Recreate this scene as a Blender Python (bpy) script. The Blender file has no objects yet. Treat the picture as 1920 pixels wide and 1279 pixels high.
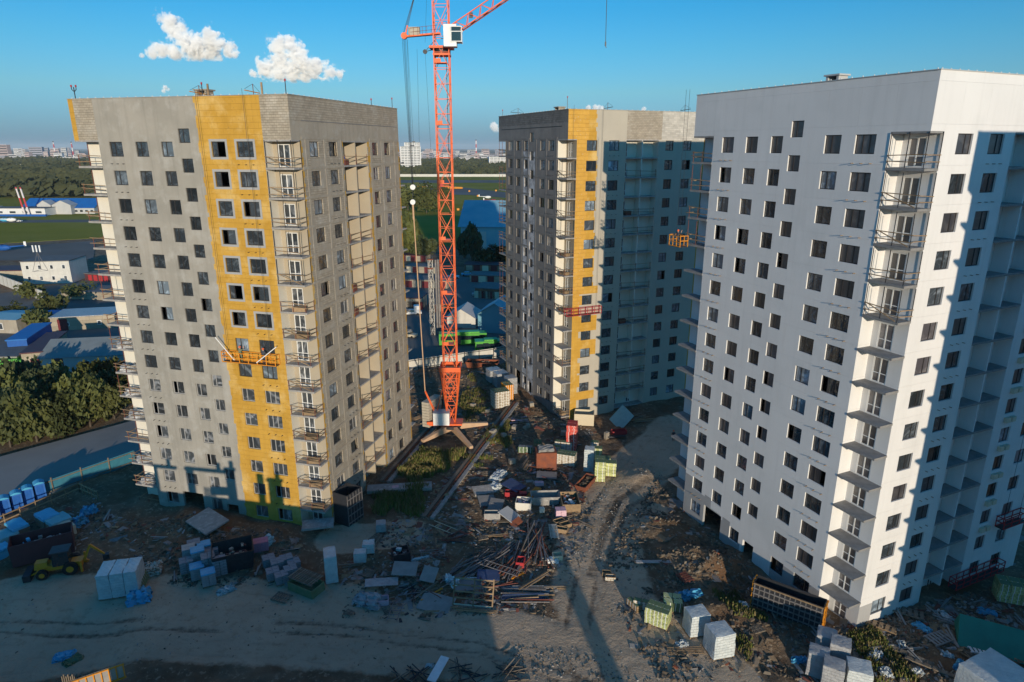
import bpy, math, random
import numpy as np
from mathutils import Vector, Matrix
R=math.radians
import zlib
def hs(t): return zlib.crc32(t.encode())
random.seed(7); rng=np.random.default_rng(7)
S=bpy.context.scene; COL=S.collection
# ------------------------------------------------------------ camera, sky, sun, exposure
FPX,PITCH,CAMH=1231.4,0.28606,44.0
cd=bpy.data.cameras.new('camera'); cam=bpy.data.objects.new('camera',cd); COL.objects.link(cam); S.camera=cam
cd.sensor_width=36; cd.lens=FPX/1920*36; cd.shift_x=3.7/1920; cd.clip_start=.5; cd.clip_end=60000
cam.location=(0,0,CAMH); cam.rotation_euler=(math.pi/2-PITCH,0,0)
SUNV=Vector((.196,-.98,0)).normalized()*math.cos(R(8.6))+Vector((0,0,math.sin(R(8.6))))
W=bpy.data.worlds.new('World'); S.world=W; W.use_nodes=True
wn=W.node_tree.nodes; wl=W.node_tree.links; wn.clear()
sky=wn.new('ShaderNodeTexSky'); sky.sky_type='NISHITA'; sky.sun_disc=False
sky.sun_elevation=R(8.6); sky.sun_rotation=R(168.7); sky.altitude=200; sky.air_density=1.3; sky.dust_density=.6; sky.ozone_density=2.2
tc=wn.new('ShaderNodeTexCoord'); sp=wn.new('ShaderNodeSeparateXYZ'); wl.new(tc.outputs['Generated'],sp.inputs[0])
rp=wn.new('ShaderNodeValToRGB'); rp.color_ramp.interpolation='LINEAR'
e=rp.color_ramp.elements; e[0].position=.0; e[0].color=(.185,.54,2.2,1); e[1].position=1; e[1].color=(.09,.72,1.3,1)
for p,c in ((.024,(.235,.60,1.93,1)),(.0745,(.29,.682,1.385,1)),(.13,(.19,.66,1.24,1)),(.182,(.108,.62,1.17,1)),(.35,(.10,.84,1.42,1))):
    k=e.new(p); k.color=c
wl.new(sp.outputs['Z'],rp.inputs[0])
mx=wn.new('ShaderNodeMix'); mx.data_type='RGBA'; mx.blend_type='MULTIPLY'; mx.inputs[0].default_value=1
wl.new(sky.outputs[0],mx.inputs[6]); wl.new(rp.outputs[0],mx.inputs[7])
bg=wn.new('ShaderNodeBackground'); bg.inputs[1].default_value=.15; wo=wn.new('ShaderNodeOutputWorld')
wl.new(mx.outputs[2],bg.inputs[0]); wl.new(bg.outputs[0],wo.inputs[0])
sd=bpy.data.lights.new('sun','SUN'); sd.energy=4.3; sd.angle=R(.5); sd.color=(1,.85,.65)
sun=bpy.data.objects.new('sun',sd); COL.objects.link(sun); sun.rotation_euler=SUNV.to_track_quat('Z','Y').to_euler()
S.view_settings.view_transform='Standard'; S.view_settings.look='None'; S.view_settings.gamma=1; S.view_settings.exposure=0.1
S.view_settings.use_curve_mapping=False
S.render.engine='CYCLES'; S.cycles.max_bounces=6
# ------------------------------------------------------------ geometry of the view
def ray(u,v):
    a=(u-956.3)/FPX; b=-(v-639.5)/FPX
    return Vector((a,math.cos(PITCH)+b*math.sin(PITCH),-math.sin(PITCH)+b*math.cos(PITCH)))
def G(u,v,z=0.0):
    r=ray(u,v); t=(z-CAMH)/r.z; return Vector((r.x*t,r.y*t,z))
def AT(u,v,Y):
    r=ray(u,v); t=Y/r.y; return Vector((r.x*t,Y,CAMH+r.z*t))
# ------------------------------------------------------------ materials
M={}
def nodes(m):
    m.use_nodes=True; n=m.node_tree.nodes; l=m.node_tree.links; n.clear()
    o=n.new('ShaderNodeOutputMaterial'); b=n.new('ShaderNodeBsdfPrincipled'); l.new(b.outputs[0],o.inputs[0]); return n,l,b
def mixc(n,l,fac,a,b,mode='MIX'):
    m=n.new('ShaderNodeMix'); m.data_type='RGBA'; m.blend_type=mode
    for i,x in ((0,fac),(6,a),(7,b)):
        if hasattr(x,'links'): l.new(x,m.inputs[i])
        elif i==0: m.inputs[0].default_value=x
        else: m.inputs[i].default_value=(*x,1)
    return m.outputs[2]
def ramp(n,l,src,p0,p1):
    r=n.new('ShaderNodeMapRange'); r.clamp=True; r.inputs[1].default_value=p0; r.inputs[2].default_value=p1; l.new(src,r.inputs[0]); return r.outputs[0]
def noise(n,l,vec,sc,det=6,rough=.6,scale=None,dist=0):
    t=n.new('ShaderNodeTexNoise'); t.inputs['Scale'].default_value=sc; t.inputs['Detail'].default_value=det; t.inputs['Roughness'].default_value=rough
    t.inputs['Distortion'].default_value=dist
    if scale:
        mp=n.new('ShaderNodeMapping'); mp.inputs['Scale'].default_value=scale; l.new(vec,mp.inputs[0]); vec=mp.outputs[0]
    l.new(vec,t.inputs['Vector']); return t.outputs[0]
def mat(name,c1,c2=None,sc=1.5,rough=.9,bump=0.,bsc=12,spec=.3,streak=0,metal=0,c3=None,sc3=.25,th3=(.5,.7),brick=None,world=False,dots=None,obj=False,coat=0):
    m=bpy.data.materials.new(name); M[name]=m; n,l,b=nodes(m)
    t=n.new('ShaderNodeTexCoord'); vec=t.outputs['Object']
    if world:
        g=n.new('ShaderNodeNewGeometry'); vec=g.outputs['Position']
    c2=c2 or tuple(x*.75 for x in c1)
    f=ramp(n,l,noise(n,l,vec,sc),.3,.7); col=mixc(n,l,f,c1,c2)
    if c3: col=mixc(n,l,ramp(n,l,noise(n,l,vec,sc3,8,.65),*th3),col,c3)
    if streak:
        f2=ramp(n,l,noise(n,l,vec,1.0,5,.6,scale=(1.6,1.6,.09)),.48,.8); mm=n.new('ShaderNodeMath'); mm.operation='MULTIPLY'; mm.inputs[1].default_value=streak; l.new(f2,mm.inputs[0])
        col=mixc(n,l,mm.outputs[0],col,tuple(x*.45 for x in c1))
    bh=None
    if brick:
        bw,bhh,mortar,cm=brick[:4]; kk=brick[4] if len(brick)>4 else .16
        s_=n.new('ShaderNodeSeparateXYZ'); l.new(vec,s_.inputs[0]); ad=n.new('ShaderNodeMath'); l.new(s_.outputs[0],ad.inputs[0]); l.new(s_.outputs[1],ad.inputs[1])
        cb=n.new('ShaderNodeCombineXYZ'); l.new(ad.outputs[0],cb.inputs[0]); l.new(s_.outputs[2],cb.inputs[1])
        br=n.new('ShaderNodeTexBrick'); br.inputs['Scale'].default_value=1; br.inputs['Brick Width'].default_value=bw; br.inputs['Row Height'].default_value=bhh
        br.inputs['Mortar Size'].default_value=mortar; br.inputs['Color1'].default_value=(1-kk,1-kk,1-kk,1); br.inputs['Color2'].default_value=(1+kk*.8,1+kk*.8,1+kk*.8,1); br.inputs['Mortar'].default_value=(*cm,1)
        l.new(cb.outputs[0],br.inputs['Vector']); col=mixc(n,l,1.0,col,br.outputs[0],'MULTIPLY'); bh=br.outputs[1]
    if dots:
        dsc,dr,dc=dots
        s_=n.new('ShaderNodeSeparateXYZ'); l.new(vec,s_.inputs[0]); ad=n.new('ShaderNodeMath'); l.new(s_.outputs[0],ad.inputs[0]); l.new(s_.outputs[1],ad.inputs[1])
        cb=n.new('ShaderNodeCombineXYZ'); l.new(ad.outputs[0],cb.inputs[0]); l.new(s_.outputs[2],cb.inputs[1])
        vo=n.new('ShaderNodeTexVoronoi'); vo.inputs['Scale'].default_value=dsc; vo.inputs['Randomness'].default_value=.7; l.new(cb.outputs[0],vo.inputs['Vector'])
        lt=n.new('ShaderNodeMath'); lt.operation='LESS_THAN'; lt.inputs[1].default_value=dr; l.new(vo.outputs[0],lt.inputs[0])
        mm=n.new('ShaderNodeMath'); mm.operation='MULTIPLY'; mm.inputs[1].default_value=.75; l.new(lt.outputs[0],mm.inputs[0])
        col=mixc(n,l,mm.outputs[0],col,dc)
    if obj:
        oi=n.new('ShaderNodeObjectInfo'); r=n.new('ShaderNodeMapRange'); r.inputs[3].default_value=.72; r.inputs[4].default_value=1.2; l.new(oi.outputs['Random'],r.inputs[0])
        cb2=n.new('ShaderNodeCombineColor'); [l.new(r.outputs[0],cb2.inputs[i]) for i in range(3)]
        col=mixc(n,l,1.0,col,cb2.outputs[0],'MULTIPLY')
    l.new(col,b.inputs['Base Color']); b.inputs['Roughness'].default_value=rough; b.inputs['Metallic'].default_value=metal
    b.inputs['Specular IOR Level'].default_value=spec; b.inputs['Coat Weight'].default_value=coat
    if bump:
        bu=n.new('ShaderNodeBump'); bu.inputs['Strength'].default_value=1; bu.inputs['Distance'].default_value=bump
        hs=noise(n,l,vec,bsc,6,.65)
        if bh:
            mu=n.new('ShaderNodeMath'); mu.operation='SUBTRACT'; l.new(hs,mu.inputs[0]); l.new(bh,mu.inputs[1]); hs=mu.outputs[0]
        l.new(hs,bu.inputs['Height']); l.new(bu.outputs[0],b.inputs['Normal'])
    return m
mat('plaster',(.335,.31,.27),(.255,.24,.21),.22,bump=.015,streak=.42,c3=(.365,.35,.32),sc3=.5)
mat('insulation',(.53,.30,.05),(.43,.235,.032),.35,streak=.22,bump=.015,brick=(1.2,.6,.008,(.965,.95,.93),.03),dots=(1.6,.07,(.22,.15,.06)),c3=(.62,.42,.15),sc3=.3)
mat('insulation_dowel',(.58,.33,.065),(.50,.27,.045),.6,bump=.02,dots=(2.1,.17,(.50,.36,.22)),brick=(1.2,.6,.01,(.85,.8,.75),.05))
mat('block',(.40,.345,.27),(.30,.26,.205),1.2,bump=.03,brick=(.5,.25,.018,(.78,.76,.74),.12),streak=.25,c3=(.44,.40,.34),sc3=.35)
mat('block_dark',(.20,.19,.18),(.14,.135,.13),.5,bump=.03,brick=(.62,.3,.02,(.7,.7,.7)),streak=.3)
mat('raw_concrete',(.37,.325,.26),(.27,.235,.19),.35,bump=.02,streak=.5,c3=(.40,.37,.32),sc3=.7)
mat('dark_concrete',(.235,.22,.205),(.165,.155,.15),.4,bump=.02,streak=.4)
mat('washed_concrete',(.30,.30,.31),(.20,.19,.19),.5,bump=.02,streak=.6,c3=(.55,.55,.57),sc3=.6,th3=(.42,.6))
mat('white_facade',(.67,.66,.65),(.62,.61,.60),.12,rough=.8,bump=.008,streak=.16,c3=(.56,.56,.55),sc3=.14,th3=(.52,.75),brick=(3.2,3.04,.006,(.93,.93,.93),.015))
mat('primer',(.36,.36,.36),(.30,.30,.30),.4,streak=.2)
mat('tan_render',(.40,.34,.255),(.34,.29,.22),.3,bump=.005,streak=.1)
mat('cream_render',(.66,.62,.54),(.60,.56,.48),.3,streak=.1)
mat('slab',(.33,.31,.29),(.23,.22,.21),1.2,bump=.02,c3=(.42,.40,.37),sc3=2)
mat('slab_white',(.27,.265,.26),(.17,.165,.16),1.2,bump=.02)
mat('roofing',(.16,.16,.165),(.11,.11,.11),.5)
mat('frame_dark',(.035,.032,.032),rough=.5); mat('frame_grey',(.38,.37,.36),rough=.5); mat('frame_white',(.75,.75,.74),rough=.5)
mat('wood',(.34,.23,.13),(.22,.15,.09),4,bump=.01,obj=True); mat('old_wood',(.24,.19,.14),(.15,.12,.09),4,bump=.01,obj=True)
mat('rust_rail',(.22,.07,.045),(.14,.05,.04),3); mat('steel_dark',(.05,.055,.065),(.035,.035,.04),3,rough=.5,metal=.4)
mat('blue_steel',(.05,.08,.17),rough=.5)
mat('crane_orange',(.82,.145,.035),(.66,.11,.03),.8,rough=.5,spec=.4); mat('crane_tan',(.55,.36,.22),(.46,.30,.19),1)
mat('white_paint',(.78,.78,.77),(.66,.66,.65),1.5,rough=.5); mat('cable',(.03,.035,.04),rough=.6)
mat('counterweight',(.46,.41,.33),(.36,.32,.26),1.5,bump=.02)
mat('red_paint',(.42,.035,.04),(.33,.03,.035),2,rough=.6); mat('rusty',(.28,.085,.04),(.18,.06,.035),1.2,c3=(.13,.06,.05),sc3=1,rough=.9)
mat('yellow_paint',(.66,.26,.02),(.55,.21,.02),2,rough=.5); mat('cradle_orange',(.80,.30,.03),rough=.5)
mat('film',(.62,.65,.64),(.46,.50,.51),1.6,brick=(.6,.28,.012,(.93,.94,.95),.03),rough=.22,bump=.09,bsc=3,spec=.7); mat('film_dull',(.42,.42,.42),(.29,.29,.30),2,brick=(.6,.28,.015,(.86,.86,.87),.05),rough=.35,bump=.08,bsc=3.5,spec=.5)
mat('film_blue',(.10,.42,.62),(.06,.30,.50),1.5,rough=.4,bump=.05,bsc=5)
mat('block_white',(.62,.58,.50),(.52,.48,.40),3,bump=.01,brick=(.62,.22,.025,(.45,.28,.14)))
mat('block_green',(.52,.56,.20),(.58,.58,.42),2.5,bump=.01,brick=(.4,.2,.03,(.75,.72,.5)),c3=(.16,.26,.05),sc3=1.6,obj=True)
mat('pack_green_top',(.10,.16,.07),(.16,.20,.12),2); mat('pack_pink',(.55,.30,.36),(.62,.45,.5),2)
mat('bag_grey',(.34,.33,.34),(.26,.25,.27),2,bump=.04,brick=(.6,.25,.02,(.6,.6,.6)))
mat('pack_red',(.62,.10,.07),(.52,.07,.06),1.5,c3=(.75,.35,.28),sc3=2.5,th3=(.55,.6),rough=.5)
mat('plate',(.22,.21,.20),(.15,.15,.15),1.2,rough=.6,bump=.01); mat('ply',(.30,.29,.27),(.22,.21,.2),1,rough=.8)
mat('pipe',(.26,.25,.25),(.16,.14,.13),2,rough=.55,metal=.3); mat('tyre',(.02,.02,.022),rough=.9)
mat('glass_veh',(.02,.03,.035),rough=.08,spec=.8); mat('bus_green',(.07,.36,.03),rough=.35,spec=.5)
mat('asphalt',(.19,.18,.165),(.145,.138,.13),.05,spec=.03,rough=1,bump=.15,bsc=2,world=True,c3=(.20,.20,.205),sc3=.02); mat('yard',(.27,.26,.24),(.21,.20,.19),.1,world=True,c3=(.19,.18,.16),sc3=.05)
mat('grass',(.27,.245,.035),(.19,.18,.028),.02,spec=.02,rough=1,world=True,bump=.6,bsc=1.3,c3=(.28,.25,.06),sc3=.006,th3=(.45,.6)); mat('meadow',(.2,.18,.05),(.12,.12,.035),.015,world=True,bump=.6,bsc=1.0,c3=(.26,.22,.08),sc3=.004)
mat('leaf_a',(.11,.115,.028),(.05,.065,.018),.5,rough=.7,obj=True); mat('leaf_b',(.065,.075,.024),(.03,.045,.015),.3,rough=.7,obj=True); mat('leaf_c',(.08,.082,.03),(.022,.03,.014),.035,rough=.8,world=True); mat('bark',(.10,.08,.06),bump=.02)
mat('roof_blue',(.015,.14,.42),(.012,.11,.36),.3,rough=.5); mat('metal_wall',(.46,.46,.45),(.38,.38,.38),.2,rough=.6,streak=.1); mat('blue_wall',(.01,.10,.38),rough=.6)
mat('roof_maroon',(.10,.035,.04),(.07,.03,.035),.4,rough=.6); mat('roof_grey',(.22,.25,.25),(.17,.19,.19),.3,rough=.6); mat('roof_teal',(.10,.30,.40),(.30,.45,.50),.05,rough=.5)
mat('brick_wall',(.26,.13,.08),(.19,.10,.065),1,bump=.02,brick=(.5,.15,.02,(.9,.9,.85))); mat('slab_wall',(.40,.34,.25),(.30,.26,.2),.4,brick=(3,1.2,.03,(.6,.6,.6)))
mat('concrete_fence',(.60,.58,.53),(.50,.48,.44),.6,streak=.25); mat('maroon_door',(.16,.03,.035)); mat('cream_wall',(.60,.52,.38),(.54,.47,.34),.4)
mat('city_a',(.55,.44,.42),(.44,.35,.35),.02,obj=True); mat('city_b',(.62,.60,.60),(.5,.5,.52),.02,obj=True); mat('city_c',(.30,.30,.36),(.24,.24,.28),.02,obj=True)
mat('person_dark',(.06,.07,.09),(.04,.045,.06),6); mat('person_green',(.18,.20,.12),(.12,.14,.09),6); mat('skin',(.45,.28,.20)); mat('helmet',(.85,.16,.05),rough=.4)
mat('interior',(.05,.05,.055),(.03,.03,.035),1); mat('pink_pack',(.5,.22,.3)); mat('red_white',(.6,.6,.6))
mat('glass_tower',(.35,.42,.46),(.25,.30,.34),.3,rough=.3); mat('fence_blue',(.05,.20,.27),(.035,.15,.21),1.5,rough=.5); mat('teal_sheet',(.20,.42,.46),(.15,.34,.38),1.5,rough=.5); mat('toilet_blue',(.03,.14,.45),rough=.5)
mat('tarp_green',(.02,.22,.17),(.015,.16,.13),1,rough=.6)
def glassmat(name,base,film=None):
    m=bpy.data.materials.new(name); M[name]=m; n,l,b=nodes(m); g=n.new('ShaderNodeNewGeometry'); oi=n.new('ShaderNodeObjectInfo')
    va=n.new('ShaderNodeVectorMath'); va.operation='SCALE'; va.inputs[0].default_value=(37,91,13); l.new(oi.outputs['Random'],va.inputs['Scale']); vb=n.new('ShaderNodeVectorMath'); l.new(va.outputs[0],vb.inputs[0]); l.new(g.outputs['Position'],vb.inputs[1])
    f=ramp(n,l,noise(n,l,vb.outputs[0],.55,5,.55,dist=2.2),.5,.72); col=mixc(n,l,f,base,film or tuple(x*3.0+.03 for x in base))  # without a film, the lighter patches are reflections painted into the colour
    cb=n.new('ShaderNodeMapRange'); cb.inputs[3].default_value=.45; cb.inputs[4].default_value=1.6; l.new(oi.outputs['Random'],cb.inputs[0]); cc=n.new('ShaderNodeCombineColor'); [l.new(cb.outputs[0],cc.inputs[i]) for i in range(3)]
    l.new(mixc(n,l,1.0,col,cc.outputs[0],'MULTIPLY'),b.inputs['Base Color']); b.inputs['Roughness'].default_value=.08 if not film else .3; b.inputs['Specular IOR Level'].default_value=.9; b.inputs['IOR'].default_value=1.7
    bu=n.new('ShaderNodeBump'); bu.inputs['Distance'].default_value=.03; l.new(noise(n,l,vb.outputs[0],.9,3,.5),bu.inputs['Height']); l.new(bu.outputs[0],b.inputs['Normal'])
glassmat('glass',(.022,.028,.034)); glassmat('glass_painted_sky',(.10,.125,.15)); glassmat('glass_b',(.035,.042,.05)); glassmat('glass_film',(.04,.045,.05),(.30,.31,.33)); glassmat('glass_curtain',(.05,.045,.05),(.13,.12,.12))  # one variant has a paler pane colour standing in for reflected bright sky
def stripes(name,ca,cb_,per,axis=2):
    m=bpy.data.materials.new(name); M[name]=m; n,l,b=nodes(m); t=n.new('ShaderNodeTexCoord'); s_=n.new('ShaderNodeSeparateXYZ'); l.new(t.outputs['Object'],s_.inputs[0])
    md=n.new('ShaderNodeMath'); md.operation='FRACT'; dv=n.new('ShaderNodeMath'); dv.operation='DIVIDE'; dv.inputs[1].default_value=per; l.new(s_.outputs[axis],dv.inputs[0]); l.new(dv.outputs[0],md.inputs[0])
    gt=n.new('ShaderNodeMath'); gt.operation='GREATER_THAN'; gt.inputs[1].default_value=.5; l.new(md.outputs[0],gt.inputs[0]); l.new(mixc(n,l,gt.outputs[0],ca,cb_),b.inputs['Base Color'])
stripes('stack_stripes',(.65,.6,.6),(.5,.05,.05),12); stripes('far_floors',(.62,.62,.62),(.16,.19,.22),3.2); stripes('far_stripes',(.65,.6,.6),(.45,.05,.06),30)
# ground material
def groundmat():
    m=bpy.data.materials.new('site_dirt'); M['site_dirt']=m; n,l,b=nodes(m); g=n.new('ShaderNodeNewGeometry'); v=g.outputs['Position']
    dirt=mixc(n,l,ramp(n,l,noise(n,l,v,.35,8,.65),.35,.65),(.13,.085,.052),(.24,.17,.11))
    dirt=mixc(n,l,ramp(n,l,noise(n,l,v,1.7,8,.7),.55,.62),dirt,(.33,.25,.17))
    dirt=mixc(n,l,ramp(n,l,noise(n,l,v,.12,4,.6),.52,.66),dirt,(.16,.09,.05))
    tr=mixc(n,l,ramp(n,l,noise(n,l,v,.09,6,.6),.35,.65),(.41,.31,.215),(.53,.405,.285))
    tr=mixc(n,l,ramp(n,l,noise(n,l,v,1.1,9,.75),.52,.72),tr,(.31,.215,.135))
    a=n.new('ShaderNodeAttribute'); a.attribute_name='track'; pd=n.new('ShaderNodeAttribute'); pd.attribute_name='path_d'
    def mth(op,x,y,z=None):
        m_=n.new('ShaderNodeMath'); m_.operation=op
        for i,q in enumerate((x,y,z)):
            if q is None: continue
            if hasattr(q,'links'): l.new(q,m_.inputs[i])
            else: m_.inputs[i].default_value=q
        return m_.outputs[0]
    ph=mth('MULTIPLY_ADD',noise(n,l,v,.10,3,.5),12.0,mth('MULTIPLY',pd.outputs['Fac'],3.6)); rut=ramp(n,l,mth('SINE',ph,0.0),.55,.95)
    brk=ramp(n,l,noise(n,l,v,.25,5,.6),.46,.66); rut=mth('MULTIPLY',rut,brk); fine=ramp(n,l,mth('SINE',mth('MULTIPLY',ph,5.0),0.0),.2,.9); rut2=mth('MULTIPLY',rut,mth('MULTIPLY_ADD',fine,.5,.5))
    tr=mixc(n,l,mth('MULTIPLY',rut2,.30),tr,(.20,.155,.11))
    ad=mth('ADD',a.outputs['Fac'],mth('MULTIPLY_ADD',noise(n,l,v,.45,8,.65),1.3,-.65)); tm=ramp(n,l,ad,.35,.65)
    md=n.new('ShaderNodeAttribute'); md.attribute_name='mud'; col=mixc(n,l,tm,dirt,tr); col=mixc(n,l,ramp(n,l,mth('ADD',md.outputs['Fac'],mth('MULTIPLY_ADD',noise(n,l,v,1.6,7,.7),1.3,-.65)),.22,.80),col,(.075,.055,.04)); l.new(col,b.inputs['Base Color']); b.inputs['Roughness'].default_value=.95; b.inputs['Specular IOR Level'].default_value=.15
    hgt=mth('MULTIPLY',noise(n,l,v,2.6,9,.72),mth('MULTIPLY_ADD',tm,-.30,1.0)); hgt=mth('MULTIPLY_ADD',mth('MULTIPLY',rut2,tm),-.14,hgt)
    bu=n.new('ShaderNodeBump'); bu.inputs['Distance'].default_value=.30; l.new(hgt,bu.inputs['Height']); l.new(bu.outputs[0],b.inputs['Normal'])
groundmat()
# ------------------------------------------------------------ mesh builder
class MB:
    def __init__(s): s.v=[]; s.f=[]; s.m=[]; s.k=0
    def quad(s,*p):
        n=len(s.v); s.v+= [tuple(q) for q in p]; s.f.append(tuple(range(n,n+len(p)))); s.m.append(s.k); return s
    def box(s,c,d,rz=0,T=None,top=None):
        cx,cy,cz=c; dx,dy,dz=d[0]/2,d[1]/2,d[2]/2; n=len(s.v); ca,sa=math.cos(rz),math.sin(rz)
        for z in (-1,1):
            k=top if (z>0 and top) else 1
            for x,y in ((-1,-1),(1,-1),(1,1),(-1,1)):
                a,b=x*dx*k,y*dy*k; p=(cx+a*ca-b*sa,cy+a*sa+b*ca,cz+z*dz); s.v.append(tuple(T@Vector(p)) if T else p)
        for q in ((3,2,1,0),(4,5,6,7),(0,1,5,4),(1,2,6,5),(2,3,7,6),(3,0,4,7)): s.f.append(tuple(n+i for i in q)); s.m.append(s.k)
        return s
    def bar(s,a,b,r,n=4,r2=None):
        a=Vector(a); b=Vector(b); d=(b-a)
        if d.length<1e-6: return s
        d.normalize(); u=d.orthogonal().normalized() if abs(d.z)<.99 else Vector((1,0,0)); 
        if abs(d.z)<.99: u=Vector((0,0,1)).cross(d).normalized()
        w=d.cross(u); k=len(s.v); r2=r if r2 is None else r2
        for p,rr in ((a,r),(b,r2)):
            for i in range(n):
                t=2*math.pi*(i+.5)/n; s.v.append(tuple(p+u*math.cos(t)*rr+w*math.sin(t)*rr))
        for i in range(n): j=(i+1)%n; s.f.append((k+i,k+j,k+n+j,k+n+i)); s.m.append(s.k)
        s.f.append(tuple(k+i for i in reversed(range(n)))); s.f.append(tuple(k+n+i for i in range(n))); s.m+=[s.k,s.k]; return s
    def sphere(s,c,r,n=8,sq=(1,1,1)):
        k=len(s.v); c=Vector(c); rows=n//2
        for i in range(rows+1):
            t=math.pi*i/rows
            for j in range(n):
                a=2*math.pi*j/n; s.v.append((c.x+r*sq[0]*math.sin(t)*math.cos(a),c.y+r*sq[1]*math.sin(t)*math.sin(a),c.z+r*sq[2]*math.cos(t)))
        for i in range(rows):
            for j in range(n): s.f.append((k+i*n+j,k+(i+1)*n+j,k+(i+1)*n+(j+1)%n,k+i*n+(j+1)%n)); s.m.append(s.k)
        return s
    def mesh(s,name,mats):
        me=bpy.data.meshes.new(name); me.from_pydata(s.v,[],s.f)
        for x in (mats if isinstance(mats,(list,tuple)) else [mats]): me.materials.append(M[x])
        if any(s.m): me.polygons.foreach_set('material_index',s.m)
        me.update(); return me
def link(name,me,parent=None,loc=None,rz=None):
    o=bpy.data.objects.new(name,me); COL.objects.link(o)
    if parent: o.parent=parent
    if loc is not None: o.location=loc
    if rz is not None: o.rotation_euler=(0,0,rz)
    return o
def part(name,mb,mats,parent=None,loc=None,rz=None): return link(name,mb.mesh(name,mats),parent,loc,rz)
def tag(o,label=None,cat=None,group=None,kind=None):
    if label: o['label']=label
    if cat: o['category']=cat
    if group: o['group']=group
    if kind: o['kind']=kind
    return o
def thing(name,loc,rz=0,label=None,cat=None,group=None): return tag(link(name,None,None,loc,rz),label,cat,group)
def dup(root,loc,rz,label,sc=1):
    r=root.copy(); COL.objects.link(r); r.location=loc; r.rotation_euler=(0,0,rz); r['label']=label; r.scale=(sc,)*3 if not isinstance(sc,tuple) else sc
    for c in list(root.children):
        d=c.copy(); COL.objects.link(d); d.parent=r
        for g in list(c.children):
            h=g.copy(); COL.objects.link(h); h.parent=d
    return r
# ------------------------------------------------------------ ground
def vnoise(x,y,seed=0):
    xi=np.floor(x).astype(np.int64); yi=np.floor(y).astype(np.int64); xf=x-xi; yf=y-yi
    def h(a,b):
        n=(a*374761393+b*668265263+seed*1442695041)&0xffffffff; n=((n^(n>>13))*1274126177)&0xffffffff; return ((n^(n>>16))&0xffff)/65535.
    u=xf*xf*(3-2*xf); w=yf*yf*(3-2*yf)
    return (h(xi,yi)*(1-u)+h(xi+1,yi)*u)*(1-w)+(h(xi,yi+1)*(1-u)+h(xi+1,yi+1)*u)*w
def fbm(x,y,o=5,seed=0,ridge=False):
    t=0; a=1; s=0
    for i in range(o):
        v=vnoise(x*2**i+17*i,y*2**i-9*i,seed+i); v=1-abs(2*v-1) if ridge else v
        t=t+a*v; s+=a; a*=.55
    return t/s
def sst(a,b,x): t=np.clip((x-a)/(b-a),0,1); return t*t*(3-2*t)
TR=[([(-60,1210),(300,1165),(640,1180),(900,1200),(1300,1290)],5.0),([(0,1130),(300,1130),(640,1150)],4.5),([(1330,1290),(1130,1130),(1120,1010),(1140,930),(1220,850),(1280,800)],5.0),
    ([(640,1010),(760,1000)],3.0),([(1100,1010),(1230,960)],2.0)]
TR=[([tuple(G(*p)[:2]) for p in L],w) for L,w in TR]
MUD=[([(1110,1075),(1130,1000),(1160,935),(1205,905),(1290,885)],.55),([(1135,1085),(1150,1010),(1178,950),(1225,925),(1300,905)],.45),([(1080,1279),(1060,1180),(1085,1060),(1100,960),(1150,890)],.30),([(1130,1279),(1105,1180),(1120,1060),(1130,960),(1170,900)],.28),([(0,1185),(300,1178),(640,1190),(900,1225),(1080,1290)],.25),([(0,1165),(300,1158),(640,1172),(900,1205),(1150,1290)],.25),([(1180,870),(1250,850),(1330,845)],.4)]
MUD=[([tuple(G(*p)[:2]) for p in L],w) for L,w in MUD]
MOUNDS=[(1290,1050,6,1.0),(1240,990,4,.9),(1360,1150,4,.8),(1200,890,3.5,.8),(380,1000,7,1.2),(520,1010,4,.9),(300,985,6,.9),(920,700,5,1.5),(800,1075,4,.5),(1330,1060,4,1.0),(1040,790,5,.8),(1210,780,6,.6),(1420,1200,3,.6),(700,1090,4,.4),(1000,770,3,.8)]
MOUNDS=[(*G(u,v)[:2],r,h) for u,v,r,h in MOUNDS]
PITS=[(1400,1110,4,1.0),(1330,1035,3,1.0),(110,1225,7,.7),(290,970,4,1.0),(780,1130,6,.35)]
PITS=[(*G(u,v)[:2],r,h) for u,v,r,h in PITS]
def segd(x,y,L):
    d=np.full(np.shape(x),1e9)
    for (ax,ay),(bx,by) in zip(L[:-1],L[1:]):
        vx,vy=bx-ax,by-ay; t=np.clip(((x-ax)*vx+(y-ay)*vy)/(vx*vx+vy*vy),0,1); d=np.minimum(d,np.hypot(x-ax-t*vx,y-ay-t*vy))
    return d
def trackw(x,y):
    t=np.zeros(np.shape(x))
    for L,w in TR: t=np.maximum(t,1-sst(w*.75,w*1.25,segd(x,y,L)))
    return t
def pathd(x,y):
    d=np.full(np.shape(x),1e9)
    for L,w in TR[:3]: d=np.minimum(d,segd(x,y,L))
    return np.minimum(d,40)
def mud(x,y):
    t=np.zeros(np.shape(x)); wob=(vnoise(x*.7,y*.7,77)-.5)*.5; brk=sst(.25,.5,vnoise(x*.16,y*.16,5))
    for i,(L,w) in enumerate(MUD): t=np.maximum(t,(1-sst(w*.6,w*1.5,segd(x,y,L)+wob*.5))*(.45+.4*brk if i<2 else .55*brk))
    return t
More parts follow.
